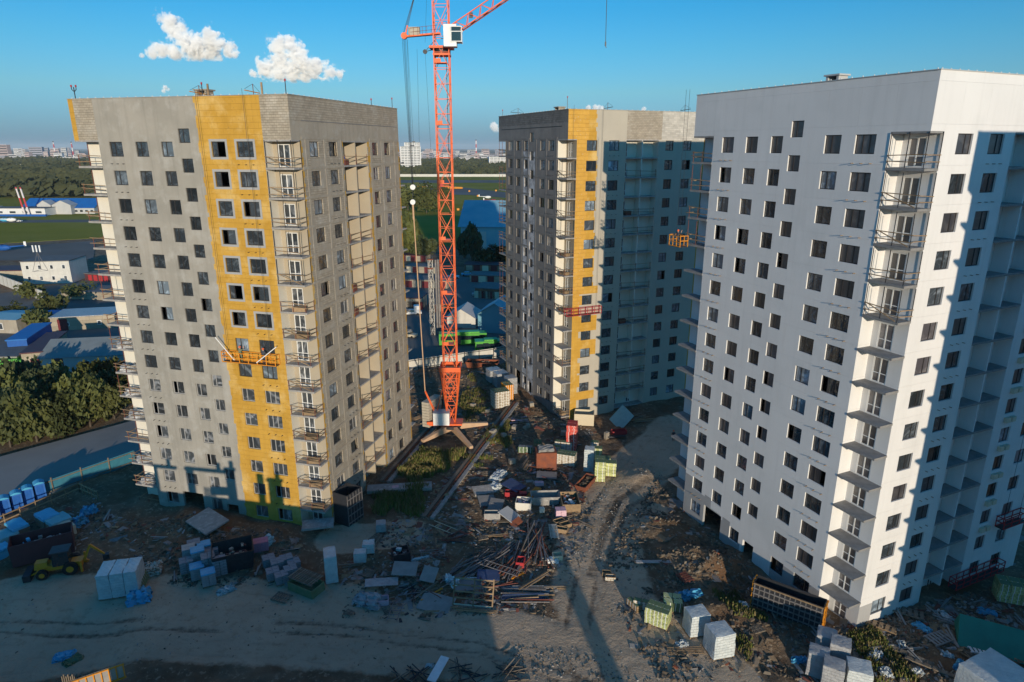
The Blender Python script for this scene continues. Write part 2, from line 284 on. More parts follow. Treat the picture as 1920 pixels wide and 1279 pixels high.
def gh(x,y):
    x=np.asarray(x,float); y=np.asarray(y,float); t=trackw(x,y)
    z=(fbm(x*.12,y*.12,5,3)-.5)*.8+(fbm(x*.45,y*.45,5,9,True)-.6)*.55
    z=z*(1-t)*1.0+t*((fbm(x*.5,y*.5,5,21,True)-.6)*.16)
    for mx_,my,r,h in MOUNDS: z=z+h*np.exp(-((x-mx_)**2+(y-my)**2)/(r*r*.5))*(.5+fbm(x*.6,y*.6,4,5))
    for mx_,my,r,h in PITS: z=z-h*np.exp(-(((x-mx_)**2+(y-my)**2)/(r*r*.6))**2)
    z=z-.12*mud(x,y)
    z=z-1.1*np.exp(-((x-14)**2+(y-100)**2)/(14**2))
    edge=sst(-74,-68,x)*(1-sst(76,84,x))*sst(20,24,y)*(1-sst(140,150,y)); edge=edge*(1-sst(-45,-55,x)*0)
    yard=sst(0,3,(x+66)*.5-(y-92)*.0)  # keep it flat under the yard at far left
    return (z*edge*np.clip(yard,0,1))-.05
def gz(x,y): return float(gh(np.array([x]),np.array([y]))[0])
def sheet(name,xs,ys,zf,matn,attr=None,kind='structure'):
    X,Y=np.meshgrid(xs,ys); Z=zf(X,Y); nx,ny=len(xs),len(ys)
    me=bpy.data.meshes.new(name); me.vertices.add(nx*ny); me.vertices.foreach_set('co',np.stack([X,Y,Z],-1).astype(np.float32).ravel())
    i=np.arange((nx-1)*(ny-1)); r=i//(nx-1); c=i%(nx-1); a=r*nx+c; q=np.stack([a,a+1,a+nx+1,a+nx],-1).astype(np.int32)
    me.loops.add(q.size); me.loops.foreach_set('vertex_index',q.ravel()); me.polygons.add(len(q)); me.polygons.foreach_set('loop_start',np.arange(len(q),dtype=np.int32)*4)
    me.materials.append(M[matn])
    if attr is not None:
        for nm,fn in attr.items(): at=me.attributes.new(nm,'FLOAT','POINT'); at.data.foreach_set('value',fn(X,Y).astype(np.float32).ravel())
    me.update(); me.validate(); me.shade_smooth(); return tag(link(name,me),kind=kind)
gx=np.concatenate([[-30000,-8000,-2000,-600,-250,-140,-100],np.arange(-90,92,.33),[100,140,250,600,2000,8000,30000]])
gy=np.concatenate([[-30000,-8000,-2000,-500,-150,-40,0],np.arange(18,160,.33),[170,200,300,600,1500,4000,9000,30000]])
sheet('ground',gx,gy,gh,'site_dirt',dict(track=trackw,path_d=pathd,mud=mud))
def poly(name,pts,z,matn,kind='structure',pix=True,th=0):
    mb=MB(); P=[G(*p) if pix else Vector((*p,0)) for p in pts]
    if th:
        n=len(P); t=[(p.x,p.y,z) for p in P]; b=[(p.x,p.y,z-th) for p in P]; mb.quad(*t)
        for i in range(n): j=(i+1)%n; mb.quad(b[i],b[j],t[j],t[i])
    else: mb.quad(*[(p.x,p.y,z) for p in P])
    return tag(part(name,mb,matn),kind=kind)
# ------------------------------------------------------------ towers
ST=3.04; WT=44.94; WH=1.56; ZP=45.27; ZT=49.38; NR=15
LW=dict(w1=(4.47,6.42),w2=(7.8,9.5),w3=(14.28,15.75),w4=(17.46,19.07),w5=(20.8,22.52)); STAIR=(12.0,13.4)
RW=dict(r1=(3.29,5.13),r2=(7.28,9.12),r3=(17.93,19.49),r4=(21.44,23.08))
N0,N1,LL,LBODY,RN,RL,LA,LB=3.24,23.89,27.13,27.08,1.55,26.07,10.45,16.55
def mapL(s,z,d): return (d,s,z)
def mapR(s,z,d): return (s,d,z)
_win={}
def winmesh(side,w,h,style,pm):
    """frame and panes standing in the plane d=.16, sill corner at the origin"""
    key=(side,round(w,2),round(h,2),style,pm)
    if key in _win: return _win[key]
    mp=mapL if side=='L' else mapR
    def bx(mb,s0,s1,z0,z1,d0,d1):
        a=mp(s0,z0,d0); b=mp(s1,z1,d1); mb.box([(a[i]+b[i])/2 for i in range(3)],[abs(a[i]-b[i]) for i in range(3)])
    fr=MB(); pn=MB(); t=.07; n=3 if w>1.9 else 2
    if style=='door': t=.09
    bx(fr,0,w,0,t,.14,.22); bx(fr,0,w,h-t,h,.14,.22); bx(fr,0,t,t,h-t,.14,.22); bx(fr,w-t,w,t,h-t,.14,.22)
    edges=[0]+[w*i/n for i in range(1,n)]+[w]
    if n==2 and style!='door': edges=[0,w*.62,w]
    for x in edges[1:-1]: bx(fr,x-t*.6,x+t*.6,t,h-t,.13,.21)
    if style=='door': bx(fr,t,w-t,h*.36,h*.36+.07,.15,.20)
    skip={'open':len(edges)-2,'open_left':0}.get(style,-1)
    for i in range(len(edges)-1):
        if i==skip: continue
        bx(pn,edges[i]+.03,edges[i+1]-.03,.05,h-.05,.17,.19)
    fm='frame_white' if style in('door','white','open_white') else 'frame_grey' if pm=='glass_film' else 'frame_dark'
    _win[key]=(fr.mesh('window_frame',fm),pn.mesh('pane',pm)); return _win[key]
def addwin(T,side,s,z,w,h,style,pm,name='window'):
    fr,pn=winmesh(side,w,h,style,pm); p=mapL(s,z,0) if side=='L' else mapR(s,z,0)
    o=link(name,fr,T,p); link('pane',pn,o); return o
def wallgrid(mp,s0,s1,z0,z1,holes,zone,extra=(),step=.62,depth=.30):
    """returns {zone: MB} for a wall with real openings and reveals"""
    ss=sorted(set([round(x,3) for x in [s0,s1,*extra]+[h[0] for h in holes]+[h[1] for h in holes] if s0-1e-6<=x<=s1+1e-6]))
    zz=[z0,z1]+[h[2] for h in holes]+[h[3] for h in holes]
    z=z1-step
    while z>z0: zz.append(z); z-=step
    zz=sorted(set(round(x,3) for x in zz if z0-1e-6<=x<=z1+1e-6)); out={}
    hole=set()
    for (a,b,c,d) in holes:
        for i,s in enumerate(ss[:-1]):
            if a-1e-3<=s<b-1e-3:
                for j,q in enumerate(zz[:-1]):
                    if c-1e-3<=q<d-1e-3: hole.add((i,j))
    for i in range(len(ss)-1):
        for j in range(len(zz)-1):
            if (i,j) in hole: continue
            a,b,c,d=ss[i],ss[i+1],zz[j],zz[j+1]; zn=zone((a+b)/2,(c+d)/2)
            if zn is None: continue
            out.setdefault(zn,MB()).quad(mp(a,c,0),mp(b,c,0),mp(b,d,0),mp(a,d,0))
    for (a,b,c,d) in holes:
        zn=zone(a-.05,(c+d)/2) or zone(b+.05,(c+d)/2); m=out.setdefault(zn,MB())
        m.quad(mp(a,c,0),mp(a,d,0),mp(a,d,depth),mp(a,c,depth)); m.quad(mp(b,c,0),mp(b,d,0),mp(b,d,depth),mp(b,c,depth))
        m.quad(mp(a,c,0),mp(b,c,0),mp(b,c,depth),mp(a,c,depth)); m.quad(mp(a,d,0),mp(b,d,0),mp(b,d,depth),mp(a,d,depth))
    return out
def jag(s,z,b,amp=.3,per=.62):
    k=int(math.floor(z/per)); return s< b+amp*((hash((k,round(b,1)))%7)/6-.5)
def zL1(s,z):
    if s<3.24: return 'block'
    if jag(s,z,10.95,.25): return 'insulation'
    if s>23.89: return 'insulation' if s>26.5 else 'block'
    return 'plaster'
def zR1(s,z):
    if z>47.0: return 'block'
    if z>ZP: return 'raw_concrete'
    for a in (1.55,10.45,16.85):
        if a<=s<a+.22+.2*(int(z/.62)%2) or (a>9 and a-.3<=s<a and int(z/.62)%3==0): return 'insulation'
    if s>25.75: return 'insulation' if int(z/.9)%3 else 'raw_concrete'
    return 'raw_concrete' if (int(s/3.1)+int((z+2.6)/3.04))%3==0 else 'block'
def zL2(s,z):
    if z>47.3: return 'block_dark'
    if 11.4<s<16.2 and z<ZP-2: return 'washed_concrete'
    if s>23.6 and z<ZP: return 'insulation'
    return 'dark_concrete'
def zR2(s,z):
    b=5.2 if z>21 else 3.0
    if z>ZP: b=5.0
    if jag(s,z,b,.35): return 'insulation_dowel' if s<3.6 and z>19 else 'insulation'
    if z<ZP and z<26 and s<6.2 and (hash((int(z/1.3),3))%3==0): return 'insulation'
    if z>ZP and LA<s<LB+.6: return 'block'
    if z>ZP and s>LB+.6: return 'washed_light'
    if s>25.6: return 'insulation'
    return 'plaster_light'
mat('washed_light',(.52,.49,.44),(.42,.39,.34),.6,bump=.02,streak=.3,brick=(.62,.3,.01,(.9,.9,.88)))
mat('plaster_light',(.42,.38,.31),(.38,.345,.285),.3,bump=.005,streak=.12)
def zL3(s,z):
    if z<5.2 and s>14.0 and z< 1.8+ (s-14)*.35+ .6*math.sin(s*1.7): return 'primer'
    if z<2.2 and 3.3<s<9: return 'primer'
    return 'white_facade'
def zR3(s,z):
    if z<2.3 and 1.5<s<3.3: return 'primer'
    return 'white_facade'
PARTN=dict(block='block_wall',block_dark='block_wall',plaster='plastered_wall',plaster_light='plastered_wall',insulation='insulation_layer',insulation_dowel='dowelled_insulation',raw_concrete='concrete_wall',dark_concrete='concrete_wall',washed_concrete='washed_wall',washed_light='washed_wall',white_facade='painted_wall',primer='primed_wall')
CFG=[dict(zL=zL1,zR=zR1,notch='tan_render',side='cream_render',log='tan_render',slab='slab',glass=['glass','glass_b','glass','glass_b','glass','glass_painted_sky'],rail=lambda i:True,ex=[x for b in (10.95,) for x in (b-.13,b-.05,b+.04,b+.12)],portal=(17.0,20.0)),
     dict(zL=zL2,zR=zR2,notch='tan_render',side='cream_render',log='cream_render',slab='slab',glass=['glass','glass_b','glass_painted_sky','glass'],rail=lambda i:i not in(0,9,10,12,13),ex=[11.4,16.2,23.6],portal=(17.0,19.4)),
     dict(zL=zL3,zR=zR3,notch='white_facade',side='white_facade',log='white_facade',slab='slab_white',glass=['glass_curtain','glass','glass_curtain','glass_b','glass_curtain','glass','glass_painted_sky'],rail=lambda i:i<5,ex=[14,17,20],portal=(17.2,20.2)),
     dict(zL=zL3,zR=zR3,notch='white_facade',side='white_facade',log='white_facade',slab='slab_white',glass=['glass'],rail=lambda i:False,ex=[],portal=None)]
def islands(m):
    par={}
    def find(a):
        while par[a]!=a: par[a]=par[par[a]]; a=par[a]
        return a
    key=[tuple(round(c,2) for c in v) for v in m.v]
    for f in m.f:
        ks=[key[i] for i in f]
        for k_ in ks: par.setdefault(k_,k_)
        r0=find(ks[0])
        for k_ in ks[1:]: par[find(k_)]=r0
    out={}
    for f in m.f: out.setdefault(find(key[f[0]]),MB()).quad(*[m.v[i] for i in f])
    return list(out.values()) if len(out)<=80 else [m]
_sh={}
def railmesh(kind,seed):
    """railing of the near corner loggia; x=s_R 0..RN, y=s_L 0..N0"""
    key=(kind,seed)
    if key in _sh: return _sh[key]
    r=random.Random(seed); m=MB(); e=-.06; tall=2.7 if kind=='tall' else 1.1
    m.k=1
    for y in (.05,1.6,3.1): m.bar((e,y,0),(e+r.uniform(-.05,.05),y,tall if (kind=='tall' or r.random()<.25) else 1.1),.035)
    m.bar((RN-.1,e,0),(RN-.1,e,tall),.035)
    m.k=0
    for z in (.5,1.0): m.bar((e-.05,-.1,z+r.uniform(-.12,.1)),(e-.05,N0-.05,z+r.uniform(-.15,.15)),.05); m.bar((e,-.08,z),(RN,-.08,z+r.uniform(-.1,.1)),.05)
    if r.random()<.5: m.bar((e-.06,.2,.1),(e-.06,N0-.3,1.1),.05)
    if r.random()<.5: m.box((.6,1.2,.25),(.8,1.4,.5),.2)
    _sh[key]=m.mesh('railing',['wood','rust_rail'] if kind!='tall' else ['wood','steel_dark']); return _sh[key]
def railfar(kind,seed):
    key=('f',kind,seed)
    if key in _sh: return _sh[key]
    r=random.Random(seed+50); m=MB(); m.k=1
    for (x,y) in ((.05,LL-.1),(1.45,LL-.1),(.05,N1+1.7)): m.bar((x,y,0),(x,y,2.7 if r.random()<.4 else 1.15),.035)
    m.k=0
    for z in (.5,1.0): m.bar((.0,N1+.1,z+r.uniform(-.1,.1)),(.0,LL+r.uniform(0,.4),z+r.uniform(-.2,.2)),.055); m.bar((0,LL-.06,z),(1.5,LL-.06,z),.05)
    _sh[key]=m.mesh('railing',['wood','rust_rail']); return _sh[key]
def loggiarail(seed):
    key=('l',seed)
    if key in _sh: return _sh[key]
    r=random.Random(seed+90); m=MB()
    for z in (.45,1.0): m.bar((LA+.1,-.03,z+r.uniform(-.2,.2)),(LB-.1,-.03,z+r.uniform(-.25,.25)),.05)
    m.k=1
    for x in (LA+.3,13.4,LB-.3): m.bar((x,-.02,0),(x,-.02,1.2),.035)
    if r.random()<.4: m.box((LA+1.2,.6,.35),(1.2,.6,.7),.1)
    _sh[key]=m.mesh('railing',['wood','rust_rail']); return _sh[key]
def tower(k,loc,th,label,near=True):
    c=CFG[k]; T=thing('apartment_tower',loc,math.pi/2-th,label,'apartment tower'); rr=random.Random(100+k)
    hL=[];hR=[]
    for i in range(NR):
        z=WT-WH-ST*i
        for w,(a,b) in LW.items():
            if i==NR-1 and c['portal'] and w=='w4': continue
            hL.append((a,b,z,z+WH))
            if near:
                st=rr.choices(['fix','open','open_left'],[10,1.3,.6])[0]; pm=rr.choice(c['glass'])
                if k==0 and i>=9: pm='glass_film'
                if k==1 and rr.random()<.15: pm='glass_film'
                addwin(T,'L',a,z,b-a,WH,st,pm)
        if i<NR-1:
            z2=z+1.42; hL.append((STAIR[0],STAIR[1],z2,z2+1.45))
            if near: addwin(T,'L',STAIR[0],z2,1.4,1.45,rr.choices(['fix','open'],[4,1])[0],'glass_film' if k==0 and i>=9 else c['glass'][0])
        for w,(a,b) in RW.items():
            hR.append((a,b,z,z+WH))
            if near: addwin(T,'R',a,z,b-a,WH,rr.choices(['fix','open'],[12,1])[0],'glass_film' if (k==0 and rr.random()<.12) else rr.choice(c['glass']))
    if c['portal']: hL.append((*c['portal'],-.3,2.75)); hL.append((12.0,13.6,-.3,1.9)); hL.append((14.0,15.1,-1.0,.6)) if k!=2 else None
    parts={}
    def add(o):
        for z_,m in o.items():
            if z_ in parts:
                n=len(parts[z_].v); parts[z_].v+=m.v; parts[z_].f+=[tuple(i+n for i in f) for f in m.f]; parts[z_].m+=m.m
            else: parts[z_]=m
    zb=-2.0; d0=ZP-.18
    add(wallgrid(mapL,N0,N1,zb,ZT,hL,c['zL'],c['ex']))
    add(wallgrid(mapL,0,N0,d0,ZT,[],c['zL'])); add(wallgrid(mapL,N1,LL,d0,ZT,[],c['zL'],[26.5]))
    add(wallgrid(mapR,RN,LA,zb,ZT,hR[0:0]+[h for h in hR if h[1]<LA],c['zR'],[1.77,1.97,2.8,3.6,3.85,4.7,4.85,5.0,5.3,6.2,10.15]))
    add(wallgrid(mapR,LB,RL,zb,ZT,[h for h in hR if h[0]>LB],c['zR'],[16.85,17.07,17.27,16.55,25.6,25.75]))
    add(wallgrid(mapR,LA,LB,d0,ZT,[],c['zR'])); add(wallgrid(mapR,0,RN,d0,ZT,[],c['zR']))
    # far faces, plain
    zf=lambda s,z:c['zL'](15,30)
    add(wallgrid(lambda s,z,d:(RL+1.5-d,s,z),3.24,LBODY,zb,ZT,[],zf,step=60)); add(wallgrid(lambda s,z,d:(s,LBODY-d,z),RN,RL+1.5,zb,ZT,[],zf,step=60))
    add(wallgrid(lambda s,z,d:(s,LL-d,z),0,RN,d0,ZT,[],lambda s,z:'insulation' if k<2 else 'white_facade',step=60))
    for z_,m in parts.items():
        for q in (islands(m) if z_ in('raw_concrete','insulation','primer') else [m]): part(PARTN[z_],q,z_,T)
    # notches
    dh=[(1.25,2.65,WT-2.55-ST*i,WT-.25-ST*i) for i in range(NR)]
    o=wallgrid(lambda s,z,d:(RN+d,s,z),0,N0,zb,ZP,dh,lambda s,z:c['notch'],step=60,depth=.15)
    part('loggia_wall',o[c['notch']],c['notch'],T)
    m=MB().quad((0,N0,zb),(RN,N0,zb),(RN,N0,ZP),(0,N0,ZP)); m.quad((0,N1,zb),(RN,N1,zb),(RN,N1,ZP),(0,N1,ZP)); part('loggia_side_wall',m,c['side'],T)
    part('loggia_wall',MB().quad((RN,N1,zb),(RN,LBODY,zb),(RN,LBODY,ZP),(RN,N1,ZP)),c['side'],T)
    part('loggia_wall',MB().quad((RL,0,zb),(RL,3.24,zb),(RL,3.24,ZT),(RL,0,ZT)),c['side'],T); part('end_wall',MB().quad((RL,3.24,zb),(RL+1.5,3.24,zb),(RL+1.5,3.24,ZT),(RL,3.24,ZT)),'insulation' if k<2 else 'white_facade',T)
    m=MB().quad((LA,1.5,zb),(LB,1.5,zb),(LB,1.5,ZP),(LA,1.5,ZP)).quad((LA,0,zb),(LA,1.5,zb),(LA,1.5,ZP),(LA,0,ZP)).quad((LB,0,zb),(LB,1.5,zb),(LB,1.5,ZP),(LB,0,ZP))
    m.box((13.5,.76,(ZP+1)/2),(.16,1.44,ZP-1)); part('loggia_back_wall',m,c['log'],T)
    if near:
        for i in range(NR):
            zt=WT-2.59-ST*i
            addwin(T,'L',1.25,zt+.05,1.4,2.28,'door','glass_film' if k==0 else c['glass'][0],'balcony_door').location.x=RN-.12
            w=addwin(T,'R',LA+.35,zt+.05,.85,2.2,'door','glass','balcony_door'); w.location.y=1.30
            w=addwin(T,'R',13.75,zt+.05,.85,2.2,'door','glass','balcony_door'); w.location.y=1.30
            if c['rail'](i):
                link('railing',railmesh('tall' if k==2 or (k==1 and i<5) or (k==0 and i<5) else 'low',rr.randrange(5)),T,(0,0,zt))
            if k<2 or i<4: link('railing',railfar('low',rr.randrange(4)),T,(0,0,zt))
            if k<2 and rr.random()<.75: link('railing',loggiarail(rr.randrange(4)),T,(0,0,zt))
    s1=MB().box((RN/2-.03,N0/2-.03,-.1),(RN+.06,N0+.06,.2)).mesh('balcony_slab',c['slab']); s2=MB().box((RN/2-.03,(N1+LL)/2,-.1),(RN+.06,LL-N1,.22)).mesh('balcony_slab',c['slab'])
    s3=MB().box(((LA+LB)/2,.74,-.1),(LB-LA-.01,1.5,.2)).mesh('loggia_slab',c['slab']); s4=MB().box((RL+.75,1.6,-.1),(1.5,3.2,.2)).mesh('balcony_slab',c['slab'])
    for i in range(NR):
        zt=WT-2.59-ST*i; link('balcony_slab',s1,T,(0,0,zt)); link('balcony_slab',s2,T,(0,0,zt)); link('loggia_slab',s3,T,(0,0,zt)); link('balcony_slab',s4,T,(0,0,zt))
    m=MB().box((RN/2,N0/2,d0-.08),(RN,N0,.16)).box((RN/2,(N1+LL)/2,d0-.08),(RN,LL-N1,.16)).box(((LA+LB)/2,.75,d0-.08),(LB-LA,1.5,.16)); part('parapet_soffit',m,c['slab'],T)
    m=MB()
    for i in range(NR+1): m.box((RL/2+1,LBODY/2+1.7,WT-2.69-ST*i+ST-.02),(RL-2.6,LBODY-4.2,.2))
    part('floor_slab',m,'interior',T)
    m=MB().box((RL/2,LBODY/2,ZT-.6),(RL-.5,LBODY-.5,.2)); part('roof',m,'roofing',T)
    cp=MB().box((-.02+.2,LL/2,ZT+.03),(.5,LL+.1,.06)).box((RL/2+.1,.18,ZT+.033),(RL-.3,.5,.06)).box((RL-.2,LBODY/2,ZT+.03),(.4,LBODY-.6,.06)).box((RL/2,LBODY-.2,ZT+.027),(RL-.9,.4,.06)); part('coping',cp,'slab' if k<2 else 'metal_wall',T)
    if near:
        # lightning mesh clips / small posts along the parapet, roof vent shafts
        m=MB()
        for i in range(26): m.box((.2,i*1.05+.4,ZT+.12),(.06,.06,.12)); m.box((i+.4,.2,ZT+.12),(.06,.06,.12))
        tag(part('parapet_clip',m,'frame_white',T),kind='stuff')
        for (x,y) in ((6,14.3),): v=MB(); v.box((x,y-.6,ZT+.2),(1.2,.25,1.7)); v.box((x,y+.6,ZT+.2),(1.2,.25,1.7)); v.box((x+.5,y,ZT+.2),(.2,1.0,1.7)); v.box((x,y,ZT+1.12),(1.5,1.8,.15)); part('vent_shaft',v,'block' if k<2 else 'metal_wall',T)
        if k==0:
            for w in ('w1','w2'):
                a,b=LW[w]; q=MB(); t_=.24
                for (s0,s1,z0,z1) in ((a-t_,b+t_,-t_,0),(a-t_,b+t_,WH,WH+t_),(a-t_,a,0,WH),(b,b+t_,0,WH)): q.box((0,(s0+s1)/2,(z0+z1)/2),(.03,s1-s0,z1-z0))
                me=q.mesh('window_surround','primer')
                for i in range(7): link('window_surround',me,T,(-.006,0,WT-WH-ST*i))
        # anchor pins below the windows
        m=MB()
        for i in range(NR-1 if k==2 else NR-1):
            z=WT-WH-ST*i-.75
            for (a,b) in (LW['w1'],LW['w5']):
                for q in range(3): m.bar((-.30,a+.1+q*(b-a-.2)/2,z),(0,a+.1+q*(b-a-.2)/2,z),.04)
            for q in range(3): a,b=RW['r2']; m.bar((a+.1+q*(b-a-.2)/2,-.25,z),(a+.1+q*(b-a-.2)/2,0,z),.035)
        part('anchor_pins',m,'steel_dark' if k<2 else 'wood',T)
        if k==2:
            me=MB().box((-.42,-.18,0),(.6,.32,.5)).box((.42,-.18,0),(.6,.32,.5)).mesh('conditioner_basket','cream_wall')
            for i in range(4,13): link('conditioner_basket',me,T,(18.7,0,WT-WH-ST*i-.55))
        if k<2:
            lst=[('R',k==0),('L',k==1)]
            for side,on in lst:
                if not on: continue
                mp=mapR if side=='R' else mapL
                def bx(s0,s1,z0,z1,d=-.05):
                    a=mp(s0,z0,d); b=mp(s1,z1,.05); return MB().box([(a[j]+b[j])/2 for j in range(3)],[abs(a[j]-b[j]) for j in range(3)])
                segs=((1.8,LA-.35),(LB+.7,RL-.35)) if side=='R' else ((N0+.1,11.8),(13.6,N1-.1))
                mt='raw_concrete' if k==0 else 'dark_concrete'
                for (a,b) in segs:
                    me=bx(a,b,-.12,.12).mesh('floor_band',mt)
                    for i in range(NR+1): link('floor_band',me,T,(0,0,WT+.35-ST*i))
                cols=(2.45,6.2,9.9,17.3,20.45,24.4) if side=='R' else (3.6,7.1,10.9,14.0,16.6,20.0,23.3)
                for a in cols: part('concrete_column',bx(a,a+.28,-1.5,ZP,-.035),mt,T)
                part('parapet_joint',bx(2,RL-.4,46.95,47.06,-.03),'frame_dark' if k else 'dark_concrete',T)
    return T
TW=[((-22.0,69.06,-.307),.2596,'grey concrete tower on the left, its near face part plaster and part yellow insulation'),
    ((8.756,103.77,.179),1.1595,'farthest grey concrete tower in the middle, its near corner covered in yellow insulation'),
    ((31.57,51.73,.128),1.1494,'white painted tower at the right, closest to the camera'),
    ((53.4,1.4,.128),1.1494,'white tower standing out of view behind the white tower on the right')]
TWR=[tower(k,l,th,lab,near=k<3) for k,(l,th,lab) in enumerate(TW)]
def TP(k,side,s,z,d=0):
    """world point on a tower's face; d<0 is in front of the wall"""
    (x,y,z0),th=TW[k][0],TW[k][1]; dl=Vector((-math.cos(th),math.sin(th),0)); dr=Vector((math.sin(th),math.cos(th),0))
    return Vector((x,y,z0+z))+(dl*s+dr*d if side=='L' else dr*s+dl*d)
#SECTION2
mat('clod',(.15,.115,.085),(.10,.075,.05),2); mat('clod_b',(.20,.17,.13),(.14,.11,.08),2); mat('weed',(.13,.15,.03),(.08,.10,.02),1); mat('weed_dry',(.22,.17,.07),(.15,.12,.05),1)
S.cycles.volume_bounces=10; S.cycles.volume_max_steps=200
# ------------------------------------------------------------ off-frame neighbour whose top edge and forms throw the foreground shade
def gp(u,v,dz=0): p=G(u,v); z=gz(p.x,p.y); p=G(u,v,z); return Vector((p.x,p.y,gz(p.x,p.y)+dz))
def sm(o,ang=24):
    o.data.shade_smooth(); o.data.set_sharp_from_angle(angle=R(ang)); return o
B=thing('unfinished_building',(0,0,0),0,'low unfinished building with raw concrete floors, out of view under the lower left corner','building')
for i in range(3):
    part('floor_slab',MB().box((-24.4,20,2.55+i*2.9),(51,26,.25)),'slab',B)
m=MB()
for x in range(-49,2,6):
    for y in (7.4,14,20,26,32.4): m.box((x+.3,y,4.2),(.45,.45,8.4))
part('column_grid',m,'raw_concrete',B)
part('facade_wall',MB().box((-24.4,7.1,4.1),(50.4,.2,8.2)).box((-24.4,32.6,4.1),(50.4,.2,8.2)).box((1.0,20,4.1),(.2,25,8.2)),'block',B)
def formwork(loc,rz,w,h,label,yel=False):
    t=thing('formwork',loc,rz,label,'formwork','formwork panels on the unfinished building')
    part('sheet',MB().box((0,.06,h/2),(w,.03,h)),'ply',t); m='yellow_paint' if yel else 'rust_rail'
    for x in np.linspace(-w/2+.05,w/2-.05,max(3,int(w/.45)+1)): part('rib',MB().box((x,0,h/2),(.07,.1,h)),m,t)
    for z in (.05,h-.05): part('rail',MB().box((0,-.01,z),(w+.06,.12,.08)),m,t)
    return t
def tframe(x,y,w,h,side=1,lab=''):
    t=thing('slab_formwork',(x,y,8.43),0,lab,'formwork','slab formwork on the unfinished building')
    for px in ((-w/2,) if side==0 else (-w/2+.6,w/2-.6)): part('post',MB().box((px,0,h/2),(.9,.9,h)),'wood',t)
    part('deck',MB().box((0,0,h+.15),(w,1.4,.35)),'ply',t); part('beam',MB().box((w*.2,0,h+.8),(.5,.5,1.0)),'wood',t)
# shade silhouettes: T1 wall points traced back along the sun
def back(s,z,Y):
    p=TP(0,'L',s,z); t=(p.y-Y)/(-SUNV.y)*1.0; return p+SUNV*t
for i,(s,z,w,d) in enumerate(((22.2,6.0,3.2,0),(15.6,6.4,6.5,1),(12.6,6.9,1.4,1),(6.4,6.3,1.9,1))):
    p=back(s,z,29.5); tframe(p.x,29.5,w,p.z-8.43-(.3 if w<3 else .33),d,['single table of slab formwork at the left end of the unfinished roof','long double-post formwork table on the unfinished roof','narrow formwork tower on the unfinished roof','stub of formwork at the right end of the unfinished roof'][i])
p=back(8.4,6.4,29.5); part('post',MB().box((0,0,2.2),(.8,.5,4.4)),'wood',tag(link('shoring_prop',None,None,(p.x,29.5,8.43)),'single upright prop on the unfinished roof','prop'))
def towercrane(x,y,h,label,w=1.7,jib=0):
    t=thing('tower_crane',(x,y,0),0,label,'tower crane'); lat(t,'mast',(0,0,0),(0,0,h),w,'crane_orange',1.2,None,.17,.12); part('shadow_core',MB().bar((0,0,0),(0,0,h-2),.3,6),'crane_orange',t)  # core added and lattice thickened so the unseen mast casts a solid shadow
    a=jib; lat(t,'jib',(0,0,h-3),(38*math.cos(a),38*math.sin(a),h-2),1.2,'crane_orange',2.2); lat(t,'counter_jib',(0,0,h-3),(-10*math.cos(a),-10*math.sin(a),h-3),1.3,'crane_orange',2.2); part('counterweight',MB().box((-9*math.cos(a),-9*math.sin(a),h-4),(2,2,3)),'counterweight',t)
    return t
def lat(parent,name,a,b,w,mt,bay=2.1,w2=None,r=.075,rd=.045,name2='brace'):
    """lattice beam: four chords, rings and diagonals; w2 = width at the far end"""
    a=Vector(a); b=Vector(b); d=(b-a); L=d.length; d.normalize(); w2=w2 or w
    u=Vector((1,0,0)) if abs(d.z)>.9 else Vector((0,0,1)).cross(d).normalized(); u=(u-d*u.dot(d)).normalized(); v=d.cross(u)
    n=max(2,round(L/bay)); P=[[a+d*(L*i/n)+(u*sx+v*sy)*((w+(w2-w)*i/n)/2) for sx,sy in ((-1,-1),(1,-1),(1,1),(-1,1))] for i in range(n+1)]
    root=MB()
    for k in range(4): root.bar(P[0][k],P[n][k],r)
    o=part(name,root,mt,parent); br=MB()
    for i in range(n+1):
        for k in range(4): br.bar(P[i][k],P[i][(k+1)%4],rd)
    for i in range(n):
        for k in range(4):
            j=(k+1)%4
            mid=(P[i+1][k]+P[i+1][j])/2 if i%2==0 else (P[i][k]+P[i][j])/2
            if i%2==0: br.bar(P[i][k],mid,rd); br.bar(P[i][j],mid,rd)
            else: br.bar(P[i+1][k],mid,rd); br.bar(P[i+1][j],mid,rd)
    tag(part(name2,br,mt,o),kind='stuff'); return o
q_=G(1120,1205); towercrane(q_.x+.196*5.8*10,q_.y-.98*58,62,'orange tower crane out of view behind the camera to the right',1.25,R(-78.7))
q_=G(965,1185); towercrane(q_.x+.2*9.5*8-3,q_.y-.98*76,60,'orange tower crane out of view far behind the camera',1.0,R(-78.7))
